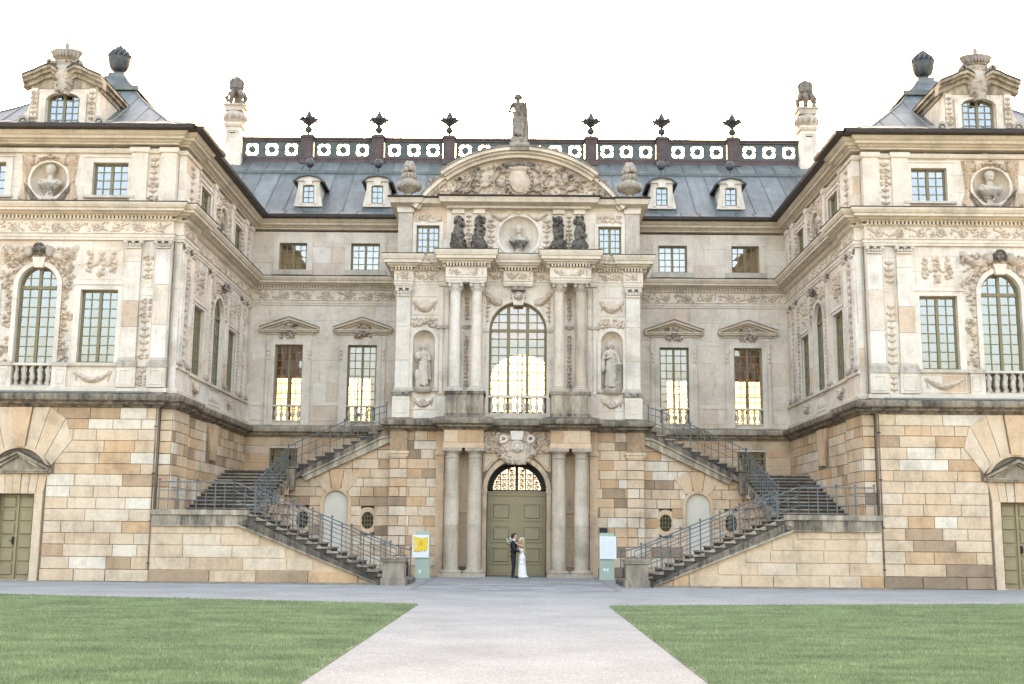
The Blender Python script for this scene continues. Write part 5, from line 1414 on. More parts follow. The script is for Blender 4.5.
# ================================================================== OUTSIDE STAIRS
def stairs(s):
    side = 'left' if s < 0 else 'right'
    ST = empty('staircase', (s * 8, 42, 0))
    tag(ST, 'weathered stone double-flight staircase with blue-grey iron railings, climbing against the %s wing' % side, 'staircase', 'outside staircases')
    X = lambda p: (s * p[0], p[1], p[2])
    Y0, Y1 = 40.0, 42.4; RISE, RUN, XS, NS = .15, .345, 3.92, 16
    ZL = RISE * NS; XL = XS + RUN * (NS - 1)
    rr = random.Random(17 + s)
    # flight 1: treads with nosing, each block its own tone; risers coloured dark as the shadow below them
    m = M(X)
    for k in range(NS):
        x0 = XS + RUN * k; z = RISE * (k + 1)
        yb = Y0 - .06
        if k == 0: m.box(3.55, x0 + .3, Y0 + .1, Y1 + .1, 0, z - .005, rr.random()); continue
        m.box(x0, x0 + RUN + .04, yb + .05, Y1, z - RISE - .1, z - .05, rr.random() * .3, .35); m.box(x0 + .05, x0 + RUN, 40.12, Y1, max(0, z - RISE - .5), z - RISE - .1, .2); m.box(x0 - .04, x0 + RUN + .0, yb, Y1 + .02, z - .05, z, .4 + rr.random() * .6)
    # flight 2 runs back along the wing wall, flight 3 climbs to the terrace
    for k in range(12):
        y = 43.05 + .49 * k; z = ZL + .15 * (k + 1)
        m.box(9.4, XI - .05, y, y + .55, z - .4, z - .05, rr.random() * .3, .4); m.box(9.38, XI - .04, y - .04, y + .49, z - .05, z, .3 + rr.random() * .6)  # dark riser boxes carry the shade under the treads in their colour
    Z2 = ZL + 1.8
    for k in range(11):
        x = 9.35 - .36 * k; z = Z2 + .16 * (k + 1)
        m.box(x - .4, x, YP + .12, YB - .2, z - .35, z - .05, rr.random() * .3, .35); m.box(x - .4, x + .04, YP + .1, YB - .2, z - .05, z, .4 + rr.random() * .6)  # risers again tinted dark to stand for shadow below the nosing
    build(m, 'steps', MAT['step'], ST)
    m = M(X)
    m.box(XL + .02, XI - .06, Y0 - .05, 43.05, ZL - .16, ZL, .6); m.box(9.35, XI - .06, 48.9, YB - .06, Z2 - .15, Z2, .5)
    m.box(5.1, 5.5, YP + .1, YB - .2, 5.75, 5.93, .5)
    build(m, 'landing', MAT['step'], ST)
    # front stair wall, coursed, cut along the slope
    m = M(X); m.set(lambda p: (s * p[0], 40.06 - p[1], p[2]))
    slope = RISE / RUN
    zs = lambda x: max(0, (x - XS - .35) * slope) if x < XL else ZL - .45
    m.prism([(XS + .4, 0), (12.3, 0), (12.3, ZL - .16), (XL + .1, ZL - .16), (XL - .2, ZL - .42), (XS + .4, 0.02)], -.4, 0, .45)
    rows = [.4, .81, 1.22, 1.6, 1.98]
    for i, (z0, z1) in enumerate(zip(rows, rows[1:])):
        xa = max(XS + .5, XS + .35 + (z1 + .28) / slope)
        blocks(m, xa, 12.28, [z0, z1], [], .03, .01, .9, 2.1, 500 + i + s, lambda r2: r2.choice([.42, .5, .55, .6, .7, .8]) if s < 0 else r2.choice([.45, .5, .55, .62, .7]))
    blocks(m, XS + 1.35, 12.28, [0, .4], [], .07, .01, .9, 2.1, 510 + s, lambda r2: r2.choice([.1, .25, .5, .6, .4]))
    build(m, 'stair_wall', MAT['tan'], ST)
    m = M(X)
    m.set(lambda p: (s * p[0], 40.0 - p[1], p[2]))
    # landing fascia mouldings and dark raking string
    m.box(XL - .05, 12.28, -.1, .03, ZL - .5, ZL - .16, .7, .2); m.box(XL - .1, 12.3, -.1, .1, ZL - .16, ZL + .01, .5); m.box(XL - .05, 12.28, -.1, .06, ZL - .54, ZL - .5, .6)
    m.prism([(XS + .35, 0.0), (XS + .75, 0.0), (XL + .15, ZL - .52), (XL + .3, ZL - .4), (XL - .1, ZL - .3)], -.1, .06, .15, .45)
    m.prism([(XS + .7, .05), (XS + .82, .05), (XL + .2, ZL - .55), (XL + .15, ZL - .5)], -.1, .09, .6, 0)
    m.prism([(XS + .35, 0.02), (XL - .1, ZL - .3), (XL - .1, ZL - .1), (XS + .3, .2)], -.14, -.02, .8)
    build(m, 'raking_string', MAT['ledge'], ST)
    # upper raking string of flight 3 and its curl
    m = M(); m.set(lambda p: (s * p[0], YP + .12 - p[1], p[2]))
    m.prism([(9.45, 3.85), (9.15, 4.02), (8.85, 4.22), (5.35, 5.95), (5.2, 5.9), (5.2, 5.68), (5.6, 5.62), (8.8, 4.03), (9.2, 3.8), (9.45, 3.6)], -.3, .07, .3, .35)
    m.prism([(8.8, 4.03), (5.6, 5.62), (5.2, 5.68), (5.2, 5.6), (5.6, 5.54), (8.8, 3.95)], -.3, .11, .8, .0)
    m.prism([(8.8, 3.95), (5.6, 5.54), (5.2, 5.6), (5.2, 5.42), (8.7, 3.78)], -.3, .02, .9, .0)
    # string on the inner side of flight 2
    m.set(IDT)
    for k in range(12):
        y0, y1 = 42.5 + .49 * k, 42.5 + .49 * (k + 1); z0, z1 = ZL - .35 + .13 * k, ZL - .35 + .13 * (k + 1)
        V = [(s * x, y, z + dz) for x in (9.25, 9.5) for (y, z) in ((y0, z0), (y1, z1)) for dz in (0, .32)]
        m.add(V, [(0, 1, 3, 2), (4, 6, 7, 5), (0, 2, 6, 4), (1, 5, 7, 3), (0, 4, 5, 1), (2, 3, 7, 6)], .4, .3)
    m.box(s * 9.42, s * 9.08, 48.15, 48.5, 3.4, 4.25, .35, .1)
    build(m, 'raking_string', MAT['ledge'], ST)
    # newel pedestal
    m = M(X); x0, x1, ya, yb = 3.56, 4.36, 38.75, 39.6
    m.box(x0, x1, ya, yb, 0, .25, .5); m.box(x0 + .05, x1 - .05, ya + .04, yb - .04, .25, .76, .6); m.box(x0 + .0, x1 - .0, ya - .02, yb + .02, .77, .84, .7); m.box(x0 - .03, x1 + .03, ya - .05, yb + .05, .84, .9, .5)
    m.box(x0 + .1, x1 - .1, yb, Y0 + .1, 0, .6, .5)
    build(m, 'pedestal', MAT['step'], ST)
    m = M(X); m.box(XS + .6, 12.4, 39.1, 40.0, -.02, .035, .5); build(m, 'kerb', MAT['step'], ST)
    # railings
    def rail(pts, nposts, h=1.0, ball=True):
        """pts = path of foot points; regular balusters, ball-topped main posts and three rails"""
        r_ = M(X)
        P = [Vector(p) for p in pts]
        for k, (hz, rad) in enumerate(((h - .06, .024), (h * .66, .016), (h * .33, .016))):
            r_.tube([(p.x, p.y, p.z + hz) for p in P], rad, 6)
        o = build(r_, 'railing', MAT['rail'], ST)
        L = [0]
        for a, b_ in zip(P, P[1:]): L.append(L[-1] + (b_ - a).length)
        for i in range(nposts):
            d = L[-1] * i / (nposts - 1); k = 0
            while k < len(L) - 2 and L[k + 1] < d: k += 1
            p = P[k].lerp(P[k + 1], (d - L[k]) / max(1e-6, L[k + 1] - L[k]))
            q = M(X); main = i % 2 == 0 or not ball
            q.tube([(p.x, p.y, p.z - .08), (p.x, p.y, p.z + h - .04)], .022 if main else .014, 6)
            if main: q.sph((p.x, p.y, p.z + h + .02), .048, 8, 6); q.lathe([(.03, h - .08), (.034, h - .06), (.03, h - .04)], p.x, p.y, p.z, 8)
            for f in (.33, .66): q.sph((p.x, p.y, p.z + h * f), .028, 6, 5)
            build(q, 'post', MAT['rail'], o)
        return o
    zf = lambda x: RISE * ((x - XS) / RUN + 1)
    rail([(12.1, 40.06, ZL), (9.55, 40.06, ZL)], 9)
    rail([(9.55, 40.06, ZL), (4.75, 40.06, zf(4.75)), (4.0, 40.06, .9 if False else zf(4.1))], 16)
    rail([(9.35, 42.3, zf(9.05)), (4.3, 42.3, zf(4.3)), (3.72, 42.3, .16)], 17)
    rail([(9.42, 42.6, ZL + .1), (9.42, 48.4, ZL + 1.75)], 14)
    rail([(9.42, 48.45, Z2 + .05), (8.95, 48.5, Z2 + .3), (5.8, 48.5, 5.9), (5.42, 48.5, 6.0)], 15)
for s in (-1, 1): stairs(s)

# ================================================================== STATUES, BUSTS, URNS
def org_obj(parts, voxel, name, mat, loc, rotz=0, scale=1, parent=None, smooth=2, soot=None, tint=.6, flipx=1, wide=1.):
    V, F = organic(parts, voxel, smooth)
    V = V * scale * np.array([wide, wide, 1])
    if flipx < 0: V[:, 0] *= -1; F = [f[::-1] for f in F]
    c, s_ = math.cos(rotz), math.sin(rotz)
    W = np.stack([V[:, 0] * c - V[:, 1] * s_, V[:, 0] * s_ + V[:, 1] * c, V[:, 2]], 1) + np.array(loc)
    m = M(); m.v = [tuple(p) for p in W]; m.f = [list(f) for f in F]; m.t = [tint] * len(F)
    m.so = [0.] * len(W) if soot is None else [float(soot(v)) for v in V]
    return build(m, name, mat, parent, ang=80)
def draped(rr, arm=0, prop=0):
    """standing draped stone figure about 1.85 high, facing -y"""
    P = []
    c = lambda a, r0, b_, r1: P.append(('c', a, r0, b_, r1)); e = lambda q, r_, *a: P.append(('e', q, r_, *a))
    e((0, -.02, 1.70), (.095, .11, .135)); e((0, .03, 1.76), (.13, .13, .11)); c((0, .02, 1.6), .065, (0, 0, 1.46), .08); e((0, -.13, 1.69), (.02, .03, .035))
    for q in (-1, 1): e((q * .1, .02, 1.70), (.05, .08, .08)); e((q * .075, -.1, 1.36), (.075, .07, .075))
    c((-.15, 0, 1.45), .075, (.15, 0, 1.45), .075); e((0, 0, 1.32), (.165, .11, .17)); e((0, 0, 1.12), (.12, .1, .14)); e((.02, 0, .92), (.175, .13, .15))
    c((-.085, -.02, .85), .11, (-.1, -.03, .1), .085); c((.09, 0, .85), .12, (.12, -.09, .48), .1); c((.12, -.09, .48), .09, (.12, 0, .1), .085); c((0, .08, .9), .13, (0, .08, .12), .13)
    for k in range(16):                                                  # folds
        a = R(200 + 140 * k / 15); x0, y0 = .15 * math.cos(a), .13 * math.sin(a) ; x1, y1 = .2 * math.cos(a) + rr.uniform(-.03, .03), .19 * math.sin(a)
        c((x0, y0, rr.uniform(.8, 1.05)), .02, (x1, y1, rr.uniform(.06, .2)), rr.uniform(.022, .04))
    for k in range(6): c((-.17 + .02 * k, -.09, 1.46 - .07 * k), .03, (.16, -.15, 1.2 - .1 * k), .036)
    for k in range(5): c((-.16, -.12, 1.08 - .08 * k), .026, (.2, -.14, .92 - .13 * k), .034); c((.17, -.02, 1.4), .05, (.22 + .02 * k, .06, .4), .05)   # mantle across
    for q in (-1, 1): e((q * .08, -.06, .045), (.05, .12, .045))
    e((0, .02, .03), (.3, .2, .05))
    if arm == 0:                                                           # both hands carry something at the breast
        c((-.2, 0, 1.42), .06, (-.26, -.06, 1.15), .05); c((-.26, -.06, 1.15), .048, (-.06, -.2, 1.25), .036)
        c((.2, 0, 1.42), .06, (.27, -.04, 1.17), .05); c((.27, -.04, 1.17), .048, (.1, -.19, 1.18), .036); e((-.2, -.17, 1.32), (.12, .07, .16)); e((-.24, -.1, .55), (.1, .1, .22)); c((-.22, -.05, .6), .1, (-.22, -.02, .05), .1)
    elif arm == 1:                                                         # one arm across, the other resting on a pillar
        c((-.2, 0, 1.42), .065, (-.3, -.05, 1.2), .05); c((-.3, -.05, 1.2), .05, (-.02, -.22, 1.22), .036); e((-.3, -.02, .95), (.1, .1, .3))
        c((.2, 0, 1.42), .065, (.32, .0, 1.16), .055); c((.32, 0, 1.16), .05, (.3, -.16, .95), .04); c((.3, -.06, .85), .12, (.3, -.03, .05), .15); e((.3, -.08, .98), (.13, .11, .09))
    else:                                                                  # roof figure: bow/quiver at her side, hand to hip
        c((-.2, 0, 1.42), .055, (-.29, .0, 1.14), .045); c((-.29, 0, 1.14), .042, (-.1, -.14, 1.02), .034)
        c((.2, 0, 1.42), .055, (.3, .03, 1.2), .045); c((.3, .03, 1.2), .042, (.26, -.02, 1.52), .03); c((.29, 0, .05), .1, (.3, 0, 1.0), .05); c((.3, -.01, 1.0), .045, (.27, -.02, 1.62), .03); e((.28, .05, .4), (.1, .1, .4))
    return P
rr = random.Random(3)
o = org_obj(draped(rr, 0), .016, 'statue', MAT['statue'], (-3.94, YP + .12, 7.64), 0, 1.03)
tag(o, 'pale draped stone woman holding a bundle, in the niche left of the great window', 'statue')
o = org_obj(draped(rr, 1), .016, 'statue', MAT['statue'], (3.86, YP + .12, 7.64), 0, 1.1, soot=lambda v: .5 * (v[0] > .2 and v[2] < 1.05))
tag(o, 'grey draped stone figure leaning on a pillar, in the niche right of the great window', 'statue')
o = org_obj(draped(rr, 2), .018, 'statue', MAT['statue'], (-.08, YP - .3, 18.3), 0, 1.1, tint=0, soot=lambda v: .62 + .25 * (v[2] > 1.0), wide=1.15)
tag(o, 'dark stone goddess statue standing on top of the curved pediment', 'statue')
m = M(); m.box(-.42, .42, YP - .68, YP + .1, 17.72, 18.06, .2, .4); m.box(-.38, .34, YP - .6, YP, 18.06, 18.32, .2, .6)
build(m, 'statue_plinth', MAT['statue'], palace)
def bust(loc, rotz, label, dark=.0, sc_=1.0, laurel=True, head=1):
    P = []
    c = lambda a, r0, b_, r1: P.append(('c', a, r0, b_, r1)); e = lambda q, r_, *a: P.append(('e', q, r_, *a))
    e((0, -.03, .86), (.115, .14, .16)); e((0, -.165, .85), (.024, .035, .045)); e((0, -.14, .765), (.045, .04, .03)); e((0, .01, .91), (.14, .15, .13)); [e((q * .05, -.15, .89), (.03, .02, .012)) for q in (-1, 1)]; c((0, 0, .72), .085, (0, 0, .6), .095)
    for k in range(9): a = R(20 * k + 10); e((.115 * math.cos(a), -.03, .9 + .11 * math.sin(a)), (.035, .05, .035))
    c((-.24, 0, .5), .11, (.24, 0, .5), .11); e((0, -.03, .42), (.29, .16, .18)); e((0, 0, .27), (.2, .12, .12))
    for k in range(6): c((-.26 + .02 * k, -.1, .6 - .02 * k), .03, (.02 + .02 * k, -.2, .46 - .055 * k), .03); c((.27 - .02 * k, -.1, .58 - .02 * k), .028, (.12 - .02 * k, -.18, .4 - .05 * k), .028)
    P.append(('c', (0, 0, .2), .09, (0, 0, .1), .12)); P.append(('x', -.17, .17, -.14, .14, 0, .08))
    o = org_obj(P, .014, 'bust', MAT['statue'], loc, rotz, sc_, soot=lambda v: dark * (.25 < v[2] < .62) * (1 if v[2] < .58 else .4))
    tag(o, label, 'bust')
for s, nm in ((-1, 'left'), (1, 'right')):
    bust((s * 16.74, YW + .1, 13.28), 0, 'stone bust in the draped round niche of the %s wing front' % nm, .55, 1.28)
    bust((s * 12.2, 46.25, 13.5), s * PI / 2 * -1 if False else (PI / 2 if s < 0 else -PI / 2), 'small dark stone bust in the attic niche on the court side of the %s wing' % nm, .8, 1.05)
bust((0, YP + .12, 13.36), 0, 'dark-breasted stone bust in the round niche under the curved pediment', .9, 1.25)

def urn_stone(x):
    m = M()
    m.lathe([(.28, 0), (.28, .08), (.16, .14), (.13, .22), (.2, .3), (.42, .42), (.5, .58), (.46, .7), (.3, .82), (.24, .95), (.27, 1.05), (.3, 1.12)], x, YP + .2, 15.78, 20, .45, .35)
    rr = random.Random(int(x * 7))
    for k in range(12):
        a = 2 * PI * k / 12; m.sph((x + .45 * math.cos(a), YP + .2 + .45 * math.sin(a), 16.36), (.12, .12, .17), 8, 6, .4, .45)
        m.sph((x + .28 * math.cos(a), YP + .2 + .28 * math.sin(a), 16.78), (.07, .07, .14), 8, 6, .4, .4)
    for k in range(26):
        a = rr.uniform(0, 6.28); q = rr.uniform(0, 1); m.sph((x + .26 * (1 - q * .7) * math.cos(a), YP + .2 + .26 * (1 - q * .7) * math.sin(a), 17.0 + .4 * q), .11, 8, 6, .4, .35)
    return build(m, 'stone_urn', MAT['statue'])
tag(urn_stone(-4.72), 'weathered stone urn heaped with fruit, on the left shoulder of the portico attic', 'urn', 'stone urns on the portico')
tag(urn_stone(4.72), 'weathered stone urn heaped with fruit, on the right shoulder of the portico attic', 'urn', 'stone urns on the portico')
def urn_metal(s):
    m = M(); x, y, z = s * 16.8, 46.6, 20.5
    m.lathe([(.27, -.05), (.27, .04), (.2, .08), (.18, .14), (.26, .17), (.36, .26), (.43, .45), (.465, .68), (.47, .74), (.42, .78)], x, y, z, 22)
    for i in range(6):
        rad = [.42, .39, .33, .24, .15, .06][i]; n = [14, 13, 12, 9, 6, 3][i]
        for k in range(n):
            a = 2 * PI * (k + .5 * (i % 2)) / n; m.sph((x + rad * math.cos(a), y + rad * math.sin(a), z + .8 + .085 * i), (.085, .085, .08), 8, 6)
    m.lathe([(.4, .7), (.36, .9), (.25, 1.1), (.1, 1.27), (.02, 1.3), (.012, 1.42)], x, y, z, 16)
    return build(m, 'metal_urn', MAT['bronze'])
tag(urn_metal(-1), 'dark metal urn filled with round fruit on the left wing roof', 'urn', 'metal urns on the wing roofs')
tag(urn_metal(1), 'dark metal urn filled with round fruit on the right wing roof', 'urn', 'metal urns on the wing roofs')
names = {-10.73: 'leftmost', -7.16: 'second from the left', -3.58: 'third from the left', 3.58: 'third from the right', 7.16: 'second from the right', 10.73: 'rightmost'}
def finial(x):
    m = M(); y, z = YBAL, ZB1 + .12
    m.lathe([(.1, 0), (.06, .06), (.05, .12), (.16, .2), (.2, .32), (.15, .44), (.06, .5), (.12, .56), (.16, .7), (.13, .85), (.05, 1.0)], x, y, z, 16)
    for k in range(8):
        a = 2 * PI * k / 8; c, s_ = math.cos(a), math.sin(a)
        m.tube([(x + .08 * c, y + .08 * s_, z + .6), (x + .28 * c, y + .28 * s_, z + .82), (x + .44 * c, y + .44 * s_, z + .86), (x + .52 * c, y + .52 * s_, z + .76)], [.07, .1, .085, .02], 6)
        m.tube([(x + .09 * c, y + .09 * s_, z + .75), (x + .14 * c, y + .14 * s_, z + 1.0), (x + .05 * c, y + .05 * s_, z + 1.28)], [.05, .06, .01], 6)
    m.lathe([(.08, .9), (.1, 1.05), (.02, 1.42)], x, y, z, 10)
    return build(m, 'roof_finial', MAT['bronze'])
for x in posts:
    if x == 0: continue
    tag(finial(x), 'spiky leaved dark metal finial, %s on the roof balustrade' % names[x], 'finial', 'leaf finials on the roof balustrade')

# ================================================================== INFORMATION BOARDS
def info_board(x, flip, label):
    B = empty('information_board', (x, 46, 0)); tag(B, label, 'information board')
    m = M(); m.box(x - .285, x + .285, 46, 46.16, 0.02, 1.78); m.box(x - .31, x + .31, 45.95, 46.2, 0, .03)
    for z in (.3, .55, .72): m.box(x - .26, x + .26, 45.994, 46, z, z + .008)
    build(m, 'stele', MAT['board'], B)
    return B
def flat(col, nm, rough=.5): 
    mt_ = simple(nm, col, rough, 0, var=.03); return mt_
white = flat((.72, .73, .72), 'poster_white'); yellow = flat((.78, .52, .03), 'poster_yellow'); red = flat((.35, .06, .04), 'poster_red'); grey = flat((.45, .47, .49), 'poster_grey'); pale = flat((.58, .66, .70), 'poster_pale_blue')
B = info_board(-3.6, 1, 'sage green board with a yellow and white poster, left of the door columns')
m = M(); m.box(-4.0, -3.36, 45.93, 45.992, .78, 1.64); pb = build(m, 'poster', white, B)
m = M(FRONT(45.928)); m.prism([(-3.96, 1.0), (-3.84, 1.03), (-3.74, 1.0), (-3.62, 1.05), (-3.5, 1.02), (-3.4, 1.06), (-3.4, 1.58), (-3.52, 1.53), (-3.66, 1.51), (-3.8, 1.54), (-3.96, 1.6)], 0, .004); build(m, 'yellow_picture', yellow, pb)
m = M(FRONT(45.922))
for x, z in ((-3.86, 1.0), (-3.76, .98), (-3.64, 1.01), (-3.52, 1.01)): m.prism([(x - .035, z), (x + .035, z + .01), (x + .03, z + .035), (x - .03, z + .03)], 0, .003)
for k in range(5): m.box(-3.72 + .02 * (k % 2), -3.62 + .02 * (k % 3), 0, .003, 1.24 + .035 * k, 1.248 + .035 * k)
build(m, 'red_marks', red, pb)
m = M(FRONT(45.922))
for k in range(8): m.box(-3.90, -3.845 + .01 * (k % 3), 0, .003, 1.12 + .04 * k, 1.142 + .04 * k)
build(m, 'text_lines', white, pb)
m = M(FRONT(46)); m.box(-3.74, -3.65, 0, .006, .2, .32); lb = build(m, 'small_label', white, B)
m = M(FRONT(45.993)); [m.box(-3.73, -3.67, 0, .002, .22 + .03 * k, .228 + .03 * k) for k in range(3)]; build(m, 'text_lines', grey, lb)
B = info_board(3.5, 1, 'sage green board with a mostly white notice, right of the door columns')
m = M(); m.box(3.22, 3.86, 45.93, 45.992, .79, 1.65); pb = build(m, 'poster', white, B)
m = M(FRONT(45.928)); rr = random.Random(6)
m.box(3.26, 3.6, 0, .003, 1.55, 1.575)
for k in range(14):
    z = 1.5 - .045 * k
    if k in (5, 9): continue
    m.box(3.27, 3.27 + rr.uniform(.14, .24), 0, .003, z, z + .012); m.box(3.56, 3.56 + rr.uniform(.12, .25), 0, .003, z, z + .012)
build(m, 'text_lines', pale, pb)
m = M(FRONT(46)); m.box(3.36, 3.46, 0, .006, .35, .43); m.box(3.5, 3.56, 0, .006, .3, .44); lb = build(m, 'small_label', white, B)

# ================================================================== THE COUPLE
skin = simple('light_skin', (.55, .33, .24), .55, 0, var=.05); black = simple('black_wool_suit', (.012, .012, .014), .85, 0, .2, 60, .1)
whitef = simple('white_silk_dress', (.80, .79, .77), .55, 0, .1, 25, .04); dhair = simple('dark_brown_hair', (.018, .012, .009), .6, 0, .5, 60); bhair = simple('blonde_hair', (.50, .37, .20), .55, 0, .5, 60)
shirt = simple('white_shirt', (.75, .75, .75), .7); leather = simple('black_shoe_leather', (.012, .011, .011), .3); eye = simple('eye_dark', (.02, .015, .012), .3); lipm = simple('lips', (.35, .12, .10), .5)
leafm = simple('bouquet_leaf', (.07, .12, .05), .6); flow = simple('white_petals', (.75, .72, .66), .7)
def hand(P, w, d, u, side=1, curl=.6):
    """palm + five separate bent fingers from wrist w, along d, palm normal u"""
    w, d, u = Vector(w), Vector(d).normalized(), Vector(u).normalized(); t = d.cross(u).normalized() * side
    P.append(('c', tuple(w), .022, tuple(w + d * .03), .026))
    for k in range(4): P.append(('c', tuple(w + d * .02 + t * (.012 * k - .018)), .014, tuple(w + d * .085 + t * (.021 * k - .032)), .0115))
    for k, L in enumerate((.068, .078, .072, .055)):
        a = w + d * .085 + t * (.021 * k - .032); dd = (d + u * curl * .5).normalized(); b_ = a + dd * L * .5; d2 = (d + u * curl * 1.4).normalized(); c_ = b_ + d2 * L * .5
        P.append(('c', tuple(a), .0105, tuple(b_), .0098)); P.append(('c', tuple(b_), .0098, tuple(c_), .0085))
    a = w + d * .025 - t * .028; b_ = a + (d * .7 - t * .6 + u * .4).normalized() * .04; c_ = b_ + (d * .9 + u * .4).normalized() * .03
    P.append(('c', tuple(a), .013, tuple(b_), .011)); P.append(('c', tuple(b_), .011, tuple(c_), .0095))
def head(P, c, f, tilt=0):
    """head looking along +x from centre c"""
    x, y, z = c
    e = lambda q, r_: P.append(('e', (x + q[0], y + q[1], z + q[2]), r_))
    e((0, 0, .025), (.092, .074, .095)); e((.03, 0, -.035), (.062, .056, .075)); e((.06, 0, -.085), (.026, .028, .024)); P.append(('c', (x + .088, y, z + .01), .009, (x + .108, y, z - .03), .013))
    e((.082, 0, -.058), (.016, .026, .007)); e((.082, 0, -.07), (.014, .022, .007)); e((.075, 0, .03), (.018, .05, .012))
    for q in (-1, 1): e((.076, q * .031, .006), (.014, .016, .011)); e((-.005, q * .075, -.01), (.02, .009, .032)); e((.05, q * .045, -.03), (.03, .02, .025))
FX, FY = -.10, 47.0
def person(label, root): o = empty('person', root); tag(o, label, 'person'); return o
SC = .965
man = person('dark-haired man in a black suit, standing in profile and holding the bride', (FX, FY, 0))
P = []; c = lambda a, r0, b_, r1: P.append(('c', a, r0, b_, r1)); e = lambda q, r_: P.append(('e', q, r_))
head(P, (.045, 0, 1.66), 1); c((-.005, 0, 1.6), .055, (-.015, 0, 1.46), .062)
c((-.02, -.15, 1.42), .07, (-.02, .15, 1.42), .07); e((0, 0, 1.28), (.12, .17, .2)); e((0, 0, 1.08), (.11, .14, .16)); e((-.01, 0, .93), (.125, .16, .13))
for q in (-1, 1):
    c((0, q * .09, .9), .09, (.015, q * .1, .5), .06); c((.015, q * .1, .5), .058, (-.02, q * .1, .09), .04); c((-.02, q * .1, .06), .04, (.13, q * .12, .035), .032)
    c((-.02, q * .19, 1.42), .055, (.03, q * .26, 1.14), .043); c((.03, q * .26, 1.14), .042, (.24, q * .17, 1.06), .03)
    hand(P, (.25, q * .165, 1.06), (1, -q * .55, .05), (0, -q, 0), q, .5)
org_obj(P, .0075, 'body', skin, (FX, FY, 0), 0, SC, man, 1)
P = []   # jacket
c((-.02, -.16, 1.425), .082, (-.02, .16, 1.425), .082); e((0, 0, 1.28), (.14, .19, .21)); e((.0, 0, 1.06), (.13, .165, .18)); e((-.01, 0, .9), (.125, .17, .12)); e((-.02, 0, 1.47), (.075, .09, .05)); c((0, -.06, .86), .1, (0, .06, .86), .1)
for q in (-1, 1): c((-.02, q * .195, 1.415), .073, (.03, q * .27, 1.14), .058); c((.03, q * .27, 1.14), .056, (.225, q * .175, 1.062), .042)
for q in (-1, 1): P.append(('c', (.1, q * .04, 1.48), .018, (.15, q * .02, 1.2), .016))
org_obj(P, .011, 'jacket', black, (FX, FY, 0), 0, SC, man, 2)
P = []
for q in (-1, 1): c((-.005, q * .085, .93), .115, (.015, q * .1, .5), .08); c((.015, q * .1, .5), .078, (-.025, q * .1, .09), .062)
org_obj(P, .011, 'trousers', black, (FX, FY, 0), 0, SC, man, 2)
P = []
for q in (-1, 1): c((-.04, q * .1, .05), .046, (.1, q * .115, .04), .04); e((.16, q * .12, .035), (.06, .04, .034)); P.append(('x', -.08, .19, q * .115 - .035, q * .115 + .035, 0, .018))
org_obj(P, .009, 'shoes', leather, (FX, FY, 0), 0, SC, man, 1)
P = []; c((.0, 0, 1.5), .066, (.01, 0, 1.53), .064); e((.11, 0, 1.38), (.05, .04, .09)); org_obj(P, .01, 'shirt', shirt, (FX, FY, 0), 0, SC, man, 1)
P = []
e((-.005, 0, 1.72), (.1, .082, .075)); e((-.045, 0, 1.67), (.062, .079, .085)); e((.07, 0, 1.755), (.04, .055, .03)); e((.03, .0, 1.765), (.07, .065, .035))
for q in (-1, 1): e((.02, q * .07, 1.68), (.025, .012, .04))
org_obj(P, .008, 'hair', dhair, (FX, FY, 0), 0, SC, man, 1)
m = M()
for q in (-1, 1): m.sph((FX + .133 * SC, FY + q * .031 * SC, 1.667 * SC), (.006, .009, .006), 8, 6)
build(m, 'eye', eye, man)
m = M(); m.sph((FX + .14 * SC, FY, 1.597 * SC), (.007, .022, .008), 8, 6); build(m, 'lips', lipm, man)
# bride, facing the man (built facing +x, mirrored)
BX = .225
bride = person('blonde bride in a long white dress with her arms round the man', (BX, FY, 0))
P = []; c = lambda a, r0, b_, r1: P.append(('c', a, r0, b_, r1)); e = lambda q, r_: P.append(('e', q, r_))
head(P, (.06, 0, 1.50), 1); c((.005, 0, 1.45), .042, (-.01, 0, 1.32), .046)
c((-.01, -.13, 1.28), .052, (-.01, .13, 1.28), .052); e((.01, 0, 1.17), (.095, .135, .15)); e((0, 0, .99), (.08, .11, .14)); e((-.01, 0, .86), (.11, .15, .12)); e((.07, .05, 1.17), (.05, .05, .05)); e((.07, -.05, 1.17), (.05, .05, .05))
for q in (-1, 1):
    c((-.01, q * .09, .82), .085, (.01, q * .07, .45), .055); c((.01, q * .07, .45), .05, (-.01, q * .07, .08), .034); c((-.01, q * .07, .05), .03, (.11, q * .08, .03), .025)
    c((-.01, q * .165, 1.28), .042, (.14, q * .21, 1.36), .034); c((.14, q * .21, 1.36), .033, (.35, q * .12, 1.475), .023)
    hand(P, (.36, q * .115, 1.478), (1, -q * .8, .1), (0, -q, 0), -q, .5)
org_obj(P, .0075, 'body', skin, (BX, FY, 0), 0, SC, bride, 1, flipx=-1)
P = []
e((.01, 0, 1.13), (.105, .143, .11)); e((0, 0, .99), (.092, .12, .15)); e((-.01, 0, .85), (.125, .165, .14))
e((-.01, 0, .8), (.15, .2, .2)); e((-.005, 0, .62), (.15, .185, .2)); e((0, 0, .42), (.15, .17, .2)); c((-.01, 0, .8), .15, (-.0, 0, .45), .145); c((0, 0, .45), .145, (-.02, 0, .12), .17); P.append(('e', (-.06, 0, .06), (.22, .2, .06)))
rr = random.Random(2)
for k in range(16): a = 2 * PI * k / 16; c((.12 * math.cos(a), .13 * math.sin(a), .75), .02, (-.03 + .16 * math.cos(a), .17 * math.sin(a), .05), .03)
c((.07, .05, 1.17), .055, (.07, -.05, 1.17), .055)
org_obj(P, .011, 'dress', whitef, (BX, FY, 0), 0, SC, bride, 2, flipx=-1)
P = []
e((.012, 0, 1.572), (.1, .085, .066)); e((-.01, 0, 1.55), (.1, .09, .07)); e((-.05, 0, 1.5), (.06, .085, .1))
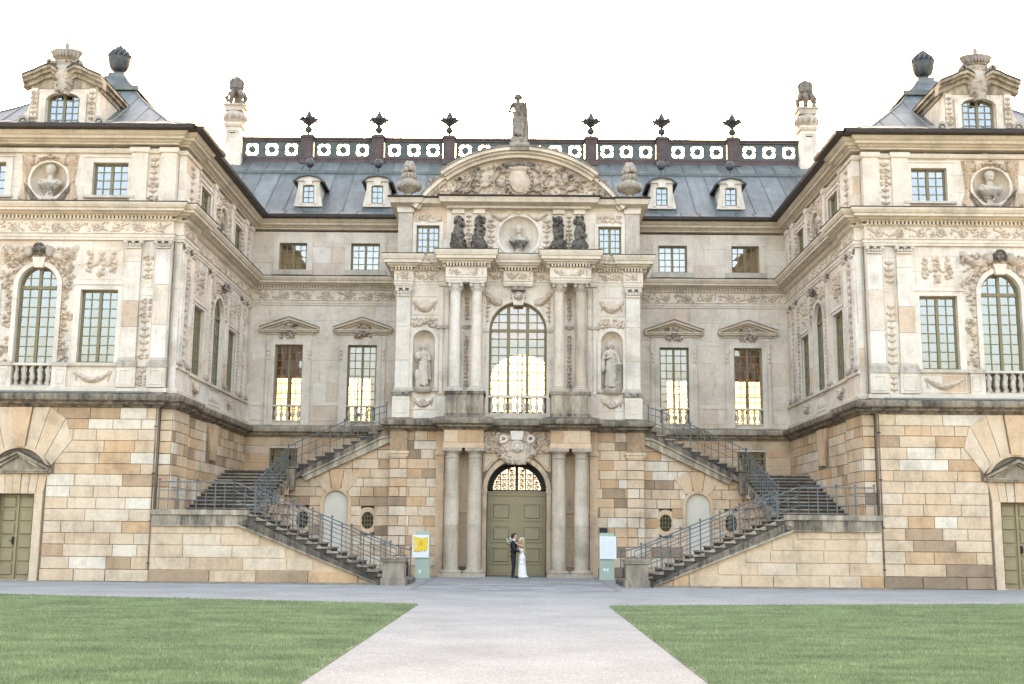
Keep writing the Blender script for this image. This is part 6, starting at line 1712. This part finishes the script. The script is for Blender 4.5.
for k in range(12): y = -.09 + .18 * k / 11; c((-.05, y * .8, 1.5), .03, (-.11 + rr.uniform(-.02, .02), y, rr.uniform(1.0, 1.12)), .022)
c((-.06, 0, 1.45), .07, (-.1, 0, 1.12), .05)
org_obj(P, .01, 'hair', bhair, (BX, FY, 0), 0, SC, bride, 1, flipx=-1)
m = M()
for k in range(18):
    a = 2 * PI * k / 18; m.sph((BX - SC * (-.01 + .085 * math.cos(a)), FY + .08 * math.sin(a), SC * 1.595 + rr.uniform(-.01, .012)), .019, 7, 5)
build(m, 'flower_crown', flow, bride)
m = M()
for q in (-1, 1): m.sph((BX - .148 * SC, FY + q * .031 * SC, 1.507 * SC), (.006, .009, .006), 8, 6)
build(m, 'eye', eye, bride)
m = M(); m.sph((BX - .155 * SC, FY, 1.437 * SC), (.007, .021, .008), 8, 6); build(m, 'lips', lipm, bride)
bq = empty('bouquet', (-.29, FY, 1.2)); tag(bq, 'small bouquet of white flowers and green leaves held behind the man\'s neck', 'bouquet')
m = M(); m2 = M()
for k in range(34):
    d = Vector((rr.gauss(0, 1), rr.gauss(0, 1), rr.gauss(0, 1))).normalized() * rr.uniform(.05, .12); p = Vector((-.30, FY, 1.45)) + Vector((d.x, d.y, d.z * 1.1))
    if k % 3: m.sph(p, rr.uniform(.018, .032), 7, 5)
for k in range(70):
    d = Vector((rr.gauss(0, 1), rr.gauss(0, 1), rr.gauss(-.1, 1.2))).normalized(); p = Vector((-.30, FY, 1.44)) + d * rr.uniform(.05, .17); u = d.cross(Vector((0, 0, 1))).normalized() * .018
    m2.add([tuple(p - d * .03), tuple(p + u), tuple(p + d * .05), tuple(p - u)], [(0, 1, 2, 3)])
m2.tube([(-.3, FY, 1.36), (-.25, FY, 1.42), (-.2, FY - .02, 1.44)], .012, 6)
build(m, 'flowers', flow, bq); build(m2, 'leaves', leafm, bq)

# ================================================================== GROUND
m_, t, b, o = nt('pale_gravel'); p = pos(t); n1 = noise(t, p, 60, 4, .8); n2 = noise(t, p, .5, 5, .6); v = N(t, 'ShaderNodeTexVoronoi', Scale=45.0); t.links.new(p.outputs[0], v.inputs['Vector'])
c_ = ramp_out(t, n2.outputs[0], [(.3, (.27, .268, .25)), (.55, (.328, .326, .306)), (.75, (.37, .366, .345))]); c_ = mixc(t, 1., c_, ramp_out(t, n1.outputs[0], [(.3, .55), (.5, 1.), (.7, 1.4)]), 'MULTIPLY')
c_ = mixc(t, .7, c_, mixc(t, 1., c_, ramp_out(t, v.outputs['Color'], [(0., .6), (1, 1.35)]), 'MULTIPLY'))
t.links.new(c_, b.inputs['Base Color']); b.inputs['Roughness'].default_value = .95; b.inputs['Specular IOR Level'].default_value = .15
bm = N(t, 'ShaderNodeBump', Strength=.5, Distance=.015); t.links.new(v.outputs['Distance'], bm.inputs['Height']); t.links.new(bm.outputs[0], b.inputs['Normal']); GR = m_
m = M(); m.add([(-2500, -2500, 0), (2500, -2500, 0), (2500, 2500, 0), (-2500, 2500, 0)], [(0, 1, 2, 3)]); g = build(m, 'ground', GR, smooth=False); g['kind'] = 'structure'
# flagstones before the door
m = M(); rr = random.Random(9); y = 36.0
while y < 47.3:
    d = min(rr.choice([.5, .62, .75]), 47.4 - y); x = -3.05
    while x < 3.05:
        w = min(rr.uniform(.6, 1.3), 3.08 - x)
        if 3.08 - x - w < .35: w = 3.08 - x
        m.cbox(0, 0, 0, 0, 0, 0) if False else m.add([(x + .008, y + .008, .006), (x + w - .008, y + .008, .006), (x + w - .008, y + d - .008, .006), (x + .008, y + d - .008, .006)], [(0, 1, 2, 3)], rr.random())
        x += w
    y += d
FS = stone('flagstone', [(0, (.25, .24, .225)), (.5, (.31, .30, .285)), (1, (.37, .36, .34))], soot=.05, patch=.12, bump=.15)
g = build(m, 'paving', FS, smooth=False); g['kind'] = 'structure'
m = M(); m.box(-3.6, 3.6, 47.0, 49.6, -.1, .012, .5)
for s in (-1, 1): m.box(*sorted((s * 3.08, s * 3.22)), 36.0, 47.0, -.1, .012, .1)
g = build(m, 'door_threshold_pavement', FS, smooth=False); g['kind'] = 'structure'
# lawns
m_, t, b, o = nt('lawn_soil'); p = pos(t); n1 = noise(t, p, 5, 6, .7); n2 = noise(t, p, .35, 4, .6)
c_ = ramp_out(t, n1.outputs[0], [(.3, (.11, .15, .07)), (.6, (.16, .205, .10)), (.75, (.22, .24, .13))]); t.links.new(c_, b.inputs['Base Color']); b.inputs['Roughness'].default_value = 1; SOIL = m_
m_, t, b, o = nt('grass_blades'); p = pos(t); at = N(t, 'ShaderNodeAttribute', attribute_name='tint'); n2 = noise(t, pos(t, .5, 1., 1), 1.3, 7, .72)
c_ = ramp_out(t, at.outputs['Fac'], [(0, (.14, .18, .085)), (.5, (.238, .288, .145)), (.8, (.325, .36, .20)), (1, (.44, .43, .29))])
c_ = mixc(t, 1., c_, ramp_out(t, n2.outputs[0], [(.32, .66), (.5, 1.05), (.68, 1.4)]), 'MULTIPLY')
t.links.new(c_, b.inputs['Base Color']); b.inputs['Roughness'].default_value = .7; b.inputs['Specular IOR Level'].default_value = .2; BL = m_
def yfar(x): return 28.35 + (abs(x) - 2.25) * .235
for s in (-1, 1):
    pts = [(2.25, 6.0), (24, 6.0), (24, yfar(24)), (2.25, yfar(2.25))]
    m = M(lambda q: (s * q[0], q[1], q[2])); m.prism([(0, 0), (0, .001), (.001, 0)], 0, .001) if False else None
    m.add([(x, y, .012) for x, y in pts] + [(x, y, -.05) for x, y in pts], [(0, 1, 2, 3), (0, 4, 5, 1), (1, 5, 6, 2), (2, 6, 7, 3), (3, 7, 4, 0)])
    g = build(m, 'lawn', SOIL, smooth=False); g['kind'] = 'structure'
    # blades: density falls with distance, each a thin bent triangle
    rs = np.random.RandomState(5 + s); n = 430000
    yy = 10 + (34 - 10) * rs.rand(n) ** 1.2; xx = 2.25 + (yy * .5 + 3 - 2.25) * rs.rand(n)
    wob = .05 * np.sin(yy * 2.3) + .04 * np.sin(yy * 5.1 + 1) + .03 * np.sin(yy * 13.7) - .03
    ok = (yy < yfar(xx) + .03 * np.sin(xx * 3)) & (xx > 2.25 + wob)
    xx, yy = xx[ok], yy[ok]; n = len(xx)
    far = yy / 20.
    hgt = (.02 + .022 * rs.rand(n)) * (.8 + .5 * rs.rand(n)); wd = (.0035 + .003 * rs.rand(n)) * (.7 + far); a = rs.rand(n) * 2 * np.pi; ln = .02 * rs.rand(n)
    dx, dy = np.cos(a) * wd, np.sin(a) * wd
    V = np.empty((n, 3, 3)); V[:, 0] = np.stack([xx - dx, yy - dy, np.full(n, .008)], 1); V[:, 1] = np.stack([xx + dx, yy + dy, np.full(n, .008)], 1)
    V[:, 2] = np.stack([xx + ln * np.cos(a * 3), yy + ln * np.sin(a * 3), .01 + hgt], 1); V[:, :, 0] *= s
    me = bpy.data.meshes.new('grass'); me.vertices.add(n * 3); me.vertices.foreach_set('co', V.reshape(-1)); me.loops.add(n * 3); me.loops.foreach_set('vertex_index', np.arange(n * 3)); me.polygons.add(n); me.polygons.foreach_set('loop_start', np.arange(n) * 3)
    at_ = me.attributes.new('tint', 'FLOAT', 'FACE'); at_.data.foreach_set('value', np.clip(rs.normal(.45, .22, n), 0, 1).astype(np.float32)); me.update(calc_edges=True); me.validate(); me.materials.append(BL)
    g = bpy.data.objects.new('grass', me); COL.objects.link(g)
    tag(g, 'short mown grass of the lawn on the %s of the gravel path' % ('left' if s < 0 else 'right'), 'grass', kind='stuff')

# ================================================================== SKY, SUN, CAMERA
SUN_EL, SUN_AZ = R(9.5), 0.0            # evening sun low behind the palace, straight down the axis
w = bpy.data.worlds.new('World'); sc.world = w; w.use_nodes = True; t = w.node_tree; t.nodes.clear()
sky = t.nodes.new('ShaderNodeTexSky'); sky.sky_type = 'NISHITA'; sky.sun_disc = False; sky.sun_elevation = SUN_EL; sky.sun_rotation = 0.0
sky.air_density = 1.0; sky.dust_density = 8.0; sky.ozone_density = 1.0; sky.altitude = 100
bg = t.nodes.new('ShaderNodeBackground'); bg.inputs[1].default_value = .15; o = t.nodes.new('ShaderNodeOutputWorld')
t.links.new(sky.outputs[0], bg.inputs[0]); t.links.new(bg.outputs[0], o.inputs[0])
L = bpy.data.lights.new('sun', 'SUN'); L.energy = 2.2; L.angle = R(.6); L.color = (1, .82, .6)
lo = bpy.data.objects.new('sun', L); COL.objects.link(lo); lo.rotation_euler = Vector((0, math.cos(SUN_EL), math.sin(SUN_EL))).to_track_quat('Z', 'Y').to_euler(); lo.location = (0, 200, 60)

cam = bpy.data.cameras.new('camera'); co = bpy.data.objects.new('camera', cam); COL.objects.link(co); sc.camera = co
cam.sensor_width = 36; cam.lens = 1175 / 1024 * 36; cam.clip_end = 8000; cam.clip_start = .1
p_, y_, r_ = .16427, .0078, .00925
fwd = Vector((-math.sin(y_) * math.cos(p_), math.cos(y_) * math.cos(p_), math.sin(p_))); rt = Vector((math.cos(y_), math.sin(y_), 0)); upv = rt.cross(fwd)
rx = rt * math.cos(r_) + upv * math.sin(r_); ux = -rt * math.sin(r_) + upv * math.cos(r_)
co.matrix_world = Matrix(((rx.x, ux.x, -fwd.x, .13), (rx.y, ux.y, -fwd.y, 0), (rx.z, ux.z, -fwd.z, 1.6), (0, 0, 0, 1)))
vs = sc.view_settings; vs.view_transform = 'Standard'; vs.look = 'None'; vs.gamma = 1; vs.exposure = 3.85; vs.use_curve_mapping = False
vs.use_white_balance = True; vs.white_balance_temperature = 8000; vs.white_balance_tint = 20
